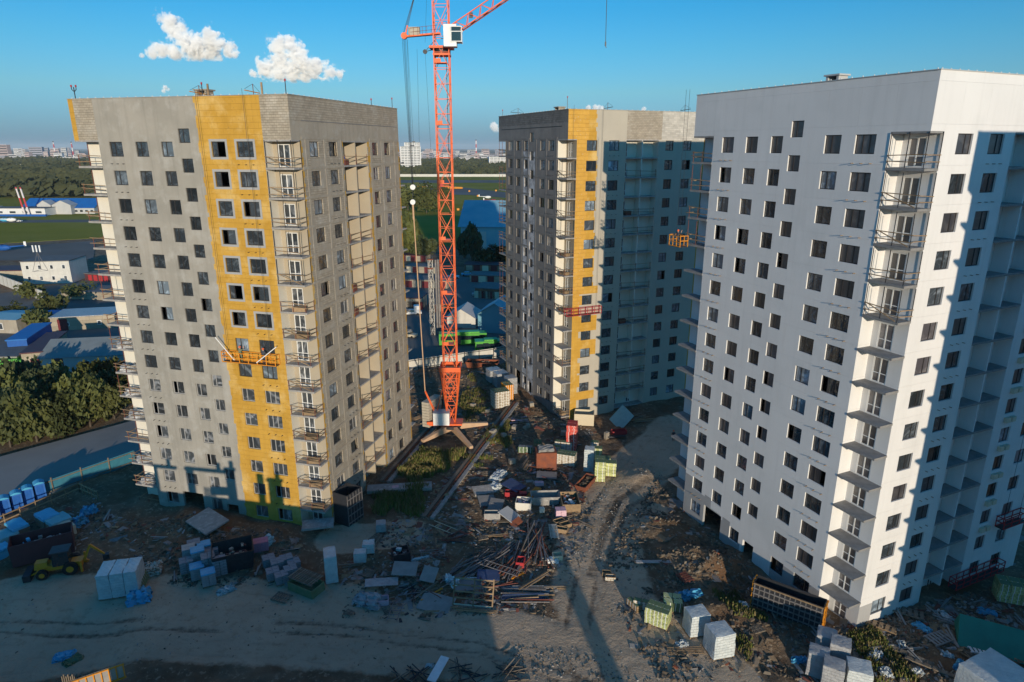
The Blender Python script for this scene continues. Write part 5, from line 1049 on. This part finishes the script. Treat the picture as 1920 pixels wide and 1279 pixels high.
# ------------------------------------------------------------ roads and fields beyond
poly('road',[(-400,872),(-20,866),(236,796),(330,770),(345,835),(262,858),(120,920),(-20,970),(-300,1080)],.35,'yard',th=.5)
poly('airfield',[(-2500,492),(-900,470),(-20,458),(175,447),(700,452),(960,470),(2300,480),(6500,331),(-7000,331)],.06,'grass',th=.1)
poly('apron',[(-900,500),(175,487),(180,452),(0,466),(-900,480)],.10,'asphalt'); poly('parking_yard',[(-60,560),(200,520),(720,560),(760,505),(950,530),(960,690),(760,700),(700,640),(250,640),(240,700),(130,740),(-60,760)],.04,'asphalt')
poly('taxiway',[(-400,420),(0,418),(180,417),(180,412),(0,413),(-400,414)],.10,'asphalt'); poly('runway',[(-3000,338),(5000,338),(5000,343),(-3000,343)],.12,'asphalt'); poly('apron',[(740,354),(870,352),(960,362),(960,372),(880,366),(740,362)],.11,'asphalt'); poly('apron',[(860,398),(900,378),(960,374),(1010,400),(930,398)],.12,'asphalt')
poly('meadow',[(-9000,330),(8000,330),(6000,318),(-6000,318)],.2,'meadow'); poly('site_road',[(740,705),(960,665),(960,640),(740,672)],.08,'asphalt')
# ------------------------------------------------------------ trees
LEAF={}
def crownmesh(seed,r,h,n,leaf,mt,flat=False):
    rr=random.Random(seed); m=MB(); lobes=[]
    for i in range(9): a=rr.uniform(0,6.28); d=r*rr.uniform(.1,.62); z=h*rr.uniform(.25,.85); lobes.append((math.cos(a)*d,math.sin(a)*d,z,r*rr.uniform(.35,.6)))
    for i in range(n):
        lx,ly,lz,lr=rr.choice(lobes); v=Vector((rr.gauss(0,1),rr.gauss(0,1),rr.gauss(0,1))).normalized()*lr*rr.uniform(.55,1.08)
        p=Vector((lx,ly,lz))+Vector((v.x,v.y,v.z*.8)); s=leaf*rr.uniform(.6,1.4); u=Vector((rr.gauss(0,1),rr.gauss(0,1),rr.gauss(0,.6))).normalized(); w=u.orthogonal().normalized()
        m.quad(p-u*s-w*s*.6,p+u*s-w*s*.5,p+u*s*.8+w*s*.6,p-u*s*.7+w*s*.5)
    return m.mesh('crown',mt)
def tree(loc,h,r,label,mt='leaf_a',n=900,leaf=.28,seed=0,grp=None,name='tree',cat='tree'):
    t=thing(name,loc,seed,label,cat,grp); k=(seed%4,mt,n,leaf)
    if k not in LEAF: LEAF[k]=crownmesh(seed%4+11,1,1,n,leaf/r,mt)
    c=link('crown',LEAF[k],t,(0,0,h*.12)); c.scale=(r,r,h*.95)
    tr=MB().bar((0,0,-.2),(.05,.02,h*.55),.16*h/6,7,.05*h/6)
    for a in range(4): tr.bar((0,0,h*(.22+.06*a)),(math.cos(a*1.7)*r*.5,math.sin(a*1.7)*r*.5,h*(.5+.08*a)),.06*h/6,5,.02)
    part('trunk',tr,'bark',t); return t
hedge=[(-10,835),(20,838),(45,820),(70,828),(95,800),(120,812),(150,790),(170,800),(195,775),(215,785),(235,765),(-5,790),(30,785),(60,780),(90,770),(120,762),(150,750),(180,742),(210,735),(0,760),(50,755)]
for i,(u,v) in enumerate(hedge):
    p=G(u,v); tree(p,random.uniform(5.2,7.2),random.uniform(3.0,3.9),'olive green tree of the dense row between the road and the grey sheds',['leaf_a','leaf_a','leaf_b'][i%3],1700,.26,i,'trees of the roadside row')
for i,(u,v,h,r,l,mt) in enumerate(((765,395,16,13,'large round willow clump on the airfield grass left of the crane','leaf_a'),(800,400,15,12,'willow clump on the airfield grass just left of the mast','leaf_a'),(785,385,15,14,'willow clump behind the other two on the airfield','leaf_b'),(830,385,13,10,'small willow at the right of the airfield clump','leaf_a'),(885,488,12,4.5,'tall dark tree in front of the big pale hangar','leaf_b'),(872,484,9,3.5,'slim dark tree left of the tallest one by the hangar','leaf_b'),(768,480,15,7,'olive tree at the edge of the garages beside the left tower','leaf_a'),(800,487,8,6,'dark tree behind the garages','leaf_b'),(935,495,6,6,'dark bush under the hangar wall','leaf_b'),(908,498,5,5,'low bush beside the hangar trees','leaf_b'),(895,440,9,4,'small tree at the corner of the hangar roof','leaf_b'))): tree(G(u,v),h,r,l,mt,1500,.8 if h>12 else .5,i+2)
for i,(u,v,h,r) in enumerate(((100,590,5,5),(75,620,5,4),(150,560,4,5),(60,560,4,4),(20,600,4,4))): tree(G(u,v),h,r,['bush in front of the brick shed','bush below the diagonal white fence','bush right of the white two storey block','small bush behind the white fence','bush by the car at the left edge'][i],'leaf_a',700,.4,i,None,'bush','bush')
def belt(name,strips,mt,seed,leaf=.9):
    r=random.Random(seed); m=MB()
    for (u0,u1,v0,v1,n,hmin,hmax) in strips:
        for i in range(n):
            v=v0+(v1-v0)*r.random(); p=G(r.uniform(u0,u1),v); h=r.uniform(hmin,hmax); rad=h*r.uniform(.5,.9); D=p.y
            k=34 if D<1500 else 12
            for q in range(k):
                d=Vector((r.gauss(0,1),r.gauss(0,1),abs(r.gauss(0,.9)))).normalized(); c=p+Vector((d.x*rad*.8,d.y*rad*.8,h*.35+d.z*h*.55)); s=rad*r.uniform(.14,.32); a=Vector((r.gauss(0,1),r.gauss(0,.5),r.gauss(0,1))).normalized(); b=a.orthogonal()
                m.quad(c-a*s-b*s,c+a*s-b*s*.8,c+a*s*.9+b*s,c-a*s*.8+b*s*.9)
    return tag(part(name,m,mt),kind='stuff')
belt('wooded_belt',[(-60,190,372,345,260,9,16),(-60,190,345,318,420,9,18),(-80,190,318,300,420,10,18),(740,970,330,317,240,7,12),(740,970,317,302,520,8,14),(-900,-60,380,300,260,10,18),(970,2600,330,300,300,10,18)],'leaf_c',3)
# ------------------------------------------------------------ buildings in the distance
def box_building(u0,u1,v,hpx,dep,label,wall,roofm,rz=0,roof='flat',win=None,cat='building',name='building',grp=None,over=.4,ridge=None,winm='glass_b',door=None):
    a=G(u0,v); b=G(u1,v); w=(b-a).length; D=math.hypot(a.y,CAMH); c=(a+b)/2; h=hpx*D/FPX*1.04; t=thing(name,(c.x,c.y,0),R(rz),label,cat,grp)
    part('wall',MB().box((0,dep/2,h/2),(w,dep,h)),wall,t)
    if roof=='flat': part('roof',MB().box((0,dep/2,h+.1),(w+over,dep+over,.25)),roofm,t)
    else:
        rh=ridge or w*.12; m=MB(); x=w/2+over; y0=-over; y1=dep+over
        if roof=='gable': m.quad((-x,y0,h),(x,y0,h),(x,dep/2,h+rh),(-x,dep/2,h+rh)); m.quad((-x,y1,h),(x,y1,h),(x,dep/2,h+rh),(-x,dep/2,h+rh))
        else: m.quad((-x,y0,h),(-x,y1,h),(0,y1,h+rh),(0,y0,h+rh)); m.quad((x,y0,h),(x,y1,h),(0,y1,h+rh),(0,y0,h+rh))
        part('roof',m,roofm,t); g=MB()
        if roof=='gable':
            for s in (-1,1): g.quad((s*w/2,0,h),(s*w/2,dep,h),(s*w/2,dep/2,h+rh))
        else:
            for y in (0,dep): g.quad((-w/2,y,h),(w/2,y,h),(0,y,h+rh))
        part('gable',g,wall,t)
    if win:
        nx,nz,ww,wh=win; me=MB().box((0,0,0),(ww,.08,wh)).mesh('window',winm); fr=MB().box((0,.01,0),(ww+.3,.06,wh+.3)).mesh('window_frame','frame_white')
        for i in range(nx):
            for k in range(nz): o=link('window',me,t,(-w/2+w*(i+.5)/nx,-.03,h*(k+.5)/nz)); link('frame',fr,o,(0,.03,0))
    if door:
        for x,dw,dh,mt in door: part('door',MB().box((x*w,-.04,dh/2),(dw,.08,dh)),mt,t)
    return t
box_building(178,42,401,10,22,'long white hall with blue roof on the airfield edge','metal_wall','roof_blue',0,'gable',(14,1,2,1.6),ridge=6)
for i,(u0,u1,l) in enumerate(((72,98,'left gabled white porch of the blue roofed hall'),(100,135,'right gabled white porch of the blue roofed hall'))): box_building(u0,u1,402,16,8,l,'metal_wall','metal_wall',0,'front',None,ridge=3.2)
box_building(-60,86,405,13,14,'white office block with a blue base at the left edge','white_facade','roofing',0,'flat',(6,1,4,1.4)); box_building(-60,86,406,3,1.2,'blue plinth wall of the white office block','blue_wall','blue_wall')
for i,u in enumerate((48,56)):
    p=G(u,405.5); t=thing('chimney_stack',p,0,['left red and white chimney of the pair','right red and white chimney of the pair'][i],'chimney'); part('flue',MB().bar((0,0,0),(-2.6,0,19),.6,8,.5),'stack_stripes',t); part('cap',MB().bar((-2.6,0,19),(-2.7,0,19.6),.7,8),'steel_dark',t)
box_building(50,133,532,40,12,'white two storey block with tan trims and an antenna on its roof','concrete_fence','roofing',8,'flat',(4,2,.8,1.2)); 
p=G(76,540,9.2); p.y+=5; t=thing('antenna_mast',(G(76,505,9).x,G(76,505,9).y,8.6),0,'lattice antenna with white panel aerials on the white block roof','antenna')
for a in range(3): part('leg',MB().bar((math.cos(a*2.1)*2.2,math.sin(a*2.1)*2.2,0),(0,0,5.5),.06).bar((math.cos(a*2.1)*2.2,math.sin(a*2.1)*2.2,0),(math.cos(a*2.1+2.1)*2.2,math.sin(a*2.1+2.1)*2.2,0),.06),'pipe',t); part('aerial',MB().box((-1.0+a*1.0,0,6.6),(.35,.25,2.0)),'white_paint',t)
box_building(-40,52,527,18,10,'low stone wall shed left of the white block','slab_wall','roof_maroon',4); box_building(112,215,562,14,9,'long flat grey roofed shed with concrete panel walls','slab_wall','roofing',-8); box_building(155,215,527,12,7,'dark maroon shed with red doors','roof_maroon','roofing',-14,door=((-.3,1.5,2,'red_paint'),(-.1,1.5,2,'red_paint'),(.1,1.5,2,'red_paint'),(.3,1.5,2,'red_paint')))
box_building(105,212,618,24,9,'old brick shed with snowy white roof sheets and a maroon gate','slab_wall','film_dull',14,'flat',(2,1,.7,.8),door=((-.32,2.2,3,'maroon_door'),)); box_building(82,108,610,20,4,'small blue lean-to roof beside the brick shed','slab_wall','roof_blue',6)
boardfence([(-5,530),(82,565)],3.2,'concrete_fence','diagonal white concrete panel fence left of the brick shed',sp=4,rails=False,th=.25)
box_building(-30,38,625,26,9,'grey hut with a white framed window at the left edge','raw_concrete','roof_teal',-6,'gable',(1,1,1,1.4),ridge=.6); box_building(24,56,680,42,14,'bright blue metal building with one small window','blue_wall','roof_blue',16,'flat',(1,1,.8,1.6)); box_building(50,84,700,38,16,'maroon topped brick shed with a red door','slab_wall','roof_maroon',18,'flat',door=((.2,2.4,3.0,'maroon_door'),))
box_building(88,235,700,32,13,'long grey metal shed with pale roof behind the trees','metal_wall','roof_grey',10,'gable',(3,1,1.8,1.6),ridge=2.2,door=((-.3,2.0,3.4,'roof_maroon'),)); box_building(-40,36,700,30,10,'white walled garage at the left edge','concrete_fence','roofing',4,door=((.2,3,3,'maroon_door'),))
# middle: hangar, garages, pipes, buses
box_building(864,1010,468,40,46,'big pale blue hangar with a low gable roof between the crane and the middle tower','roof_teal','roof_teal',-4,'gable',None,ridge=10,over=1.2,cat='hangar',name='hangar',door=((-.3,9,8,'metal_wall'),))  # teal in the roof colour stands in for shade, pale for the lit ridge
rows=[(750,800,490,10,6,'garage row with beige doors farthest up beside the left tower',-10),(760,820,512,11,6,'garage row with one white door',-12),(755,840,540,14,7,'garage row with brown roof and maroon doors',-10),(870,950,508,10,7,'dark garage row below the hangar',-6),(880,960,530,12,7,'second dark garage row below the hangar',-8),(890,935,560,18,9,'corner garage with a red door',-14),(755,790,580,20,7,'brick garage with an open dark door left of the flue pipes',-8),(808,850,585,14,7,'low wall with sunlit white end behind the flue pipes',12)]
for i,(u0,u1,v,hp,dp,l,rz) in enumerate(rows): box_building(u0,u1,v,hp,dp,l,'brick_wall' if i%2 else 'slab_wall','roofing' if i%3 else 'roof_maroon',rz,'flat',None,door=[(x,2.3,2.2,['maroon_door','cream_wall','maroon_door','slab_wall'][(k+i)%4]) for k,x in enumerate((-.38,-.2,0,.2,.38))],cat='garages',name='garage_row')
box_building(838,892,615,18,8,'pale grey gabled shed behind the green buses','concrete_fence','metal_wall',-8,'front',None,ridge=2.4); box_building(895,960,625,34,10,'dark blue gabled shed behind the buses','roof_teal','roof_teal',-14,'front',None,ridge=3)
p=G(817,628); FL=thing('flue_pipes',p,0,'cluster of tall steel flue pipes in a lattice frame right of the left tower','flue pipes'); HF=18.5
for i,(x,y) in enumerate(((-1.0,0),(-.3,.5),(.5,0),(1.0,.6))): part('flue',MB().bar((x,y,0),(x,y,HF+(.6 if i==1 else 0)),.26,10),'pipe' if i!=1 else 'steel_dark',FL)
lat(FL,'support_frame',(-.7,.2,0),(-.7,.2,HF),1.1,'concrete_fence',1.2,None,.07,.05); part('frame_head',MB().box((-.7,.2,HF+.1),(1.3,1.3,.2)).box((-.7,-.4,HF-2),(1.2,.1,.3)),'rusty',FL); part('duct',MB().bar((1.0,.6,2.2),(2.0,.4,1.4),.28,8).bar((2.0,.4,1.4),(6.5,.8,1.5),.28,8),'pipe',FL)
def bus(u,v,rz,L,label):
    p=G(u,v); t=thing('green_bus',p,R(rz),label,'bus'); part('body',MB().box((0,0,1.65),(L,2.5,2.6)),'bus_green',t); part('roof_unit',MB().box((L*.1,0,3.1),(L*.5,1.8,.3)),'bus_green',t); g=MB()
    for s in (-1,1): g.box((0,s*1.25,1.95),(L*.93,.05,.95))
    for s in (-1,1): g.box((s*L/2,0,1.95),(.05,2.2,1.1))
    part('window_band',g,'glass_veh',t)
    for x in (-L*.32,L*.3):
        for s in (-1,1): part('wheel',MB().bar((x,s*1.0,.48),(x,s*1.28,.48),.48,12),'tyre',t)
    for x in (-L*.1,L*.4): part('door',MB().box((x,-1.27,1.5),(1.2,.04,2.2)),'glass_veh',t)
bus(868,646,6,11,'long green city bus parked behind the perimeter fence'); bus(915,661,8,5.8,'short green bus with pale roof in front of the long one'); bus(10,702,20,8,'green bus at the far left by the maroon shed')
def car(u,v,rz,label,mt='white_paint',L=4.2,truck=False):
    p=G(u,v); t=thing('parked_truck' if truck else 'parked_car',p,R(rz),label,'truck' if truck else 'car'); part('body',MB().box((0,0,.62),(L,1.75,.6)),mt,t); part('cabin',MB().box((-.1,0,1.15),(L*.52,1.55,.55),top=.82),'glass_veh',t); part('roof',MB().box((-.1,0,1.45),(L*.42,1.3,.05)),mt,t)
    for x in (-L*.32,L*.32):
        for s in (-1,1): part('wheel',MB().bar((x,s*.7,.32),(x,s*.92,.32),.32,10),'tyre',t)
    if truck: part('cargo_bed',MB().box((-L*.45,0,1.3),(L*.6,2.1,1.2)),'steel_dark',t); part('truck_cab',MB().box((L*.3,0,1.6),(1.7,2.1,1.9)),mt,t)
car(770,590,10,'white truck parked left of the flue pipes',L=6,truck=True); car(766,632,-20,'beige car in the yard beside the left tower','cream_wall'); car(898,555,10,'grey car beside the corner garage','metal_wall'); car(876,517,5,'pale blue car between the garage rows','film_blue'); car(850,522,5,'white car behind the crane mast'); car(12,590,12,'pale grey car beside the bush at the left edge','metal_wall',5); car(70,718,16,'pale blue van roof seen at the end of the tree row','film_blue',5); car(3,390,0,'white vehicle near the office block'); car(35,416,0,'light vehicle on the taxiway at left')
for i,(u,v,l,mt) in enumerate(((868,470,'blue van behind the crane mast','blue_wall'),(45,706,'blue barrel cart by the ladder','toilet_blue'))): car(u,v,0,l,mt,3)
boardfence([(755,697),(925,672),(960,664)],2.3,'concrete_fence','white perimeter panel fence behind the crane',post='steel_dark'); boardfence([(-3000,331.5),(5000,331.5)],4,'concrete_fence','long pale wall along the far side of the runway',sp=600,rails=False,th=1)
# aircraft and helicopters
def heli(u,v,rz,label,mt,sc=1):
    p=G(u,v); t=thing('helicopter',p,R(rz),label,'helicopter'); t.scale=(sc,)*3; o=part('body',MB().sphere((0,0,1.6),1.5,12,(1.9,.75,.8)),mt,t); sm(o); part('tail_boom',MB().bar((-2.2,0,1.9),(-8,0,2.3),.35,8,.15),mt,t); part('tail_fin',MB().box((-8,0,3.0),(.9,.12,1.8)),'white_paint',t); part('rotor',MB().box((0,0,3.05),(12,.3,.06)).box((0,0,3.05),(.3,12,.06)),'steel_dark',t); part('mast',MB().bar((0,0,2.6),(0,0,3.1),.15),'steel_dark',t); part('skid',MB().bar((-1.8,.9,.1),(1.8,.9,.1),.07).bar((-1.8,-.9,.1),(1.8,-.9,.1),.07).bar((0,.9,.1),(0,.4,1),.06).bar((0,-.9,.1),(0,-.4,1),.06),'steel_dark',t); part('windscreen',MB().sphere((1.5,0,1.7),1.0,8,(1.2,.7,.7)),'glass_veh',t)
heli(760,357,5,'red helicopter on the far apron beside the left tower','red_paint',1.3); heli(784,355,170,'yellow helicopter beside the red one on the far apron','yellow_paint',1.3); heli(905,384,12,'front red and black helicopter right of the crane','red_paint'); heli(925,380,8,'second red helicopter right of the crane','red_paint'); heli(915,373,10,'white helicopter behind the red ones','white_paint'); heli(934,386,172,'yellow helicopter nearest the middle tower','yellow_paint'); heli(10,417,10,'teal and white helicopter at the left edge of the airfield','film_blue'); heli(22,417,12,'white helicopter next to the teal one','white_paint'); heli(30,416,0,'small yellow helicopter at the left','yellow_paint',.6); heli(8,472,190,'bright blue helicopter on the asphalt at the left edge','blue_wall',1.1)
p=G(850,356); t=thing('small_airplane',p,0,'yellow airplane with a tall red tail behind the crane mast','airplane'); o=part('fuselage',MB().bar((-12,0,2.5),(-4,0,2.2),.5,10,1.3).bar((-4,0,2.2),(9,0,2.0),1.3,10,1.1).sphere((9,0,2),1.1,8,(1.5,1,1)),'yellow_paint',t); part('tail_fin',MB().quad((-17,-.15,9),(-13.5,-.15,9),(-9,-.15,3),(-13,-.15,2.4)).quad((-17,.15,9),(-13.5,.15,9),(-9,.15,3),(-13,.15,2.4)).quad((-17,-.15,9),(-13.5,-.15,9),(-13.5,.15,9),(-17,.15,9)),'red_paint',t); part('tail_boom',MB().bar((-14,0,2.6),(-6,0,2.3),.5,8,1.0),'steel_dark',t); part('wing',MB().box((1,0,3.3),(2.2,20,.25)),'yellow_paint',t); part('wing_strut',MB().bar((1,3,3.2),(1,.9,1.6),.08).bar((1,-3,3.2),(1,-.9,1.6),.08),'steel_dark',t)
for i,(u,v) in enumerate(((880,360),(896,369),(878,381),(882,381.5),(869,394),(874,396),(859,395),(930,359))): p=G(u,v); t=thing('marker_board',p,0,['yellow marker alone on the far grass','yellow marker right of the taxiway bend','left marker of the close pair','right marker of the close pair','yellow marker above the hangar trees','yellow marker beside its twin above the hangar','marker close behind the crane mast','marker near the middle tower'][i],'marker','yellow airfield markers'); part('board',MB().box((0,0,.9),(1.8,.3,1.5)),'yellow_paint',t); part('leg',MB().box((-.5,0,.1),(.1,.1,.3)).box((.5,0,.1),(.1,.1,.3)),'steel_dark',t)
# white high-rises and the city on the horizon
def hirise(u0,u1,v,hp,label,mt='far_floors',dep=18,extra=None):
    a=G(u0,v); b=G(u1,v); w=(b-a).length; D=a.y; h=hp*D/FPX; t=thing('tower_block',((a+b)/2),R(8),label,'high-rise'); part('wall',MB().box((0,dep/2,h/2),(w,dep,h)),'white_facade',t); n=int(h/3.3)
    for i in range(n): part('window_band',MB().box((0,-.1,(i+.6)*h/n),(w*.9,.25,1.3)),'glass_b',t)
    for k in range(1,6): part('pier',MB().box((-w*.45+w*.9*k/6,-.2,h/2),(1.1,.3,h*.96)),'white_facade',t)
    part('roof',MB().box((0,dep/2,h+.3),(w*.96,dep*.96,.6)).box((w*.1,dep/2,h+1.6),(w*.2,dep*.4,2.6)),'roofing',t); return t
hirise(752,790,318,40,'white high-rise with a dark top storey beyond the runway'); hirise(760,789,317,46,'dark glazed crown block of the white high-rise',dep=16); hirise(917,960,312,17,'white balcony block beyond the runway near the middle tower')
rc=random.Random(5)
def cityblock(u,v,wpx,hp,mt,grp,lab):
    p=G(u,v); D=p.y; w=wpx*D/FPX; h=hp*D/FPX; t=thing('apartment_block',p,R(rc.uniform(-25,25)),lab,'apartment block',grp); part('wall',MB().box((0,8,h/2),(w,16,h)),mt,t); part('roof',MB().box((0,8,h+.5),(w+.6,16.6,1)),'roofing' if rc.random()<.5 else mt,t)
    n=min(6,max(2,int(h/7)))
    for i in range(n): part('window_band',MB().box((0,-.15,(i+.55)*h/n),(w*.92,.2,h/n*.38)),'glass_b',t)
g1='pinkish apartment blocks along the horizon left of the left tower'; g2='pale apartment blocks along the horizon between the towers'
for i in range(34): cityblock(rc.uniform(-20,180),rc.choice((298,301,295,292)),rc.uniform(5,15),rc.uniform(6,15),rc.choice(('city_a','city_a','city_b','city_c')),g1,'small apartment block in the pinkish town on the horizon at left')
for i in range(70): cityblock(rc.uniform(742,945),rc.choice((300,297,293,290,295)),rc.uniform(5,15),rc.uniform(4,10),rc.choice(('city_a','city_b','city_b','city_c')),g2,'small apartment block in the pale town on the horizon between the towers')
for u,v,w,h,mt,l in ((8,300,22,26,'city_a','tallest tan block at the far left of the horizon'),(25,303,22,12,'city_b','white slab block below the tall tan one'),(70,300,22,22,'city_c','twin dark unfinished blocks on the left horizon'),(85,299,14,20,'city_c','dark grey block right of the unfinished pair'),(122,297,8,18,'city_b','slim white block beside the striped chimneys'),(110,300,14,12,'city_b','cream block under the striped chimney'),(132,305,40,9,'city_b','long white slab block right of the chimneys'),(42,322,30,12,'cream_wall','cream school building among the trees'),(930,303,34,7,'blue_wall','long blue and white hall before the town'),(880,300,20,6,'city_b','white hall in front of the horizon town')): cityblock(u,v,w,h,mt,None,l)
for u,v,h,l in ((105,296,27,'red and white chimney left of the slim block'),(139,298,28,'red and white chimney right of the slim block'),(71,292,12,'short striped chimney above the unfinished blocks'),(83,292,13,'second short striped chimney on the left horizon'),(893,296,30,'tall striped chimney on the horizon between the towers')):
    p=G(u,v); D=p.y; t=thing('striped_chimney',p,0,l,'chimney'); part('shaft',MB().bar((0,0,0),(0,0,h*D/FPX),2.6*D/FPX*.5,8,1.8*D/FPX*.5),'far_stripes',t); part('crown',MB().bar((0,0,h*D/FPX),(0,0,h*D/FPX+4),2.2*D/FPX*.5,8),'steel_dark',t)
for i in range(26): u=rc.uniform(745,940); v=rc.uniform(305,316); cityblock(u,v,rc.uniform(4,9),rc.uniform(2,4),rc.choice(('city_a','city_b','rusty','roofing')),'small houses among the trees beyond the runway','small house with a pitched roof among the trees beyond the runway')
for i in range(22): u=rc.uniform(-20,170); v=rc.uniform(312,352); cityblock(u,v,rc.uniform(6,18),rc.uniform(8,11),rc.choice(('city_b','cream_wall','metal_wall','roof_teal')),'low halls and houses among the woods at left','low pale building among the woods at the left edge')
# ------------------------------------------------------------ haze
hz=bpy.data.materials.new('haze'); M['haze']=hz; hz.use_nodes=True; n=hz.node_tree.nodes; l=hz.node_tree.links; n.clear(); ho=n.new('ShaderNodeOutputMaterial'); hv=n.new('ShaderNodeVolumePrincipled'); l.new(hv.outputs[0],ho.inputs['Volume']); hv.inputs['Color'].default_value=(.80,.92,1,1); hv.inputs['Density'].default_value=.00005; hv.inputs['Anisotropy'].default_value=.0
hb=MB().box((0,0,82.5),(61000,61000,171)); tag(part('haze',hb,'haze'),kind='stuff')
# ------------------------------------------------------------ clouds
def cloud(name,u,v,spec,label,Y=5200,seed=1,amp=1.5,dens=.055):
    r=random.Random(seed); c=AT(u,v,Y); k=Y/FPX; m=bpy.data.materials.new('cloud_'+str(seed)); M['cloud_'+str(seed)]=m; m.use_nodes=True; n=m.node_tree.nodes; l=m.node_tree.links; n.clear()
    o_=n.new('ShaderNodeOutputMaterial'); pv=n.new('ShaderNodeVolumePrincipled'); l.new(pv.outputs[0],o_.inputs['Volume']); pv.inputs['Color'].default_value=(.995,.997,1,1); pv.inputs['Anisotropy'].default_value=-.32; tcn=n.new('ShaderNodeTexCoord'); v_=tcn.outputs['Object']
    def mt(op,x,y=None,z=None):
        q=n.new('ShaderNodeMath'); q.operation=op
        for i,w in enumerate((x,y,z)):
            if w is None: continue
            if hasattr(w,'links'): l.new(w,q.inputs[i])
            else: q.inputs[i].default_value=w
        return q.outputs[0]
    f=None; X=[];Z=[]
    for (du,dv,rad) in spec:
        p=(du*k,r.uniform(-.6,.6)*rad*k,-dv*k); X+=[p[0]-rad*k*1.7,p[0]+rad*k*1.7]; Z+=[p[2]-rad*k*1.7,p[2]+rad*k*1.7]
        d=n.new('ShaderNodeVectorMath'); d.operation='DISTANCE'; l.new(v_,d.inputs[0]); d.inputs[1].default_value=p; g=mt('MULTIPLY_ADD',d.outputs['Value'],-1/(rad*k*1.35),1.0)
        f=g if f is None else mt('SMOOTH_MAX',f,g,.25)
    n1=mt('MULTIPLY_ADD',noise(n,l,v_,.010,2,.5),1.3,-.65); vo=n.new('ShaderNodeTexVoronoi'); vo.feature='SMOOTH_F1'; vo.inputs['Scale'].default_value=.021; vo.inputs['Detail'].default_value=1; vo.inputs['Roughness'].default_value=.6
    wv=n.new('ShaderNodeTexNoise'); wv.inputs['Scale'].default_value=.012; l.new(v_,wv.inputs['Vector']); ws=n.new('ShaderNodeVectorMath'); ws.operation='SCALE'; ws.inputs['Scale'].default_value=60; l.new(wv.outputs['Color'],ws.inputs[0]); wa=n.new('ShaderNodeVectorMath'); l.new(ws.outputs[0],wa.inputs[0]); l.new(v_,wa.inputs[1]); l.new(wa.outputs[0],vo.inputs['Vector'])
    n2=mt('MULTIPLY_ADD',vo.outputs[0],-.85,.40); n3=mt('MULTIPLY_ADD',noise(n,l,v_,.045,3,.65),1.0,-.50); f=mt('ADD',mt('ADD',f,n1),mt('ADD',n2,n3))
    sz=n.new('ShaderNodeSeparateXYZ'); l.new(v_,sz.inputs[0]); base=-max(dv for _,dv,_ in spec)*k-6*k; fl=ramp(n,l,mt('ADD',sz.outputs[2],mt('MULTIPLY',noise(n,l,v_,.02,4,.6),30)),base+5,base+40)
    l.new(mt('MULTIPLY',mt('MULTIPLY',ramp(n,l,f,.10,.45),fl),dens),pv.inputs['Density']); m.cycles.volume_step_rate=.5
    x0,x1,z0,z1=min(X),max(X),min(Z),max(Z); h=(z1-z0); o=part(name,MB().box(((x0+x1)/2,0,(z0+z1)/2),(x1-x0,h*.8,h)),'cloud_'+str(seed),None,c)
    return tag(o,label,'cloud')
cloud('cloud',357,95,[(-28,-44,15),(-20,-30,17),(-8,-14,19),(-12,-34,12),(12,-8,19),(42,-20,16),(48,-8,14),(62,-2,13),(-45,0,14),(-66,5,10),(5,4,19),(76,7,8),(32,4,17),(-30,4,15),(-85,8,5)],'left white cumulus cloud with a tall peak above the left tower',seed=3)
cloud('cloud',555,130,[(-25,-35,17),(-10,-40,15),(5,-25,19),(-25,-12,20),(10,-5,20),(35,0,17),(-55,-2,15),(-75,8,8),(55,4,13),(75,8,9),(-35,10,14),(15,14,14),(-5,8,16)],'right white cumulus cloud above the left tower',seed=8)
cloud('cloud',310,168,[(0,-3,5),(-4,2,4),(5,0,4)],'tiny white cloud just above the roof of the left tower',seed=5); cloud('cloud',1112,203,[(-8,-2,6),(6,0,8),(14,2,6)],'small white puff behind the roof of the middle tower',seed=6); cloud('cloud',1206,206,[(0,0,5)],'faint cloud tip near the right of the middle tower roof',seed=7); cloud('cloud',925,236,[(0,0,7),(4,5,8)],'faint cloud left of the middle tower',seed=9)
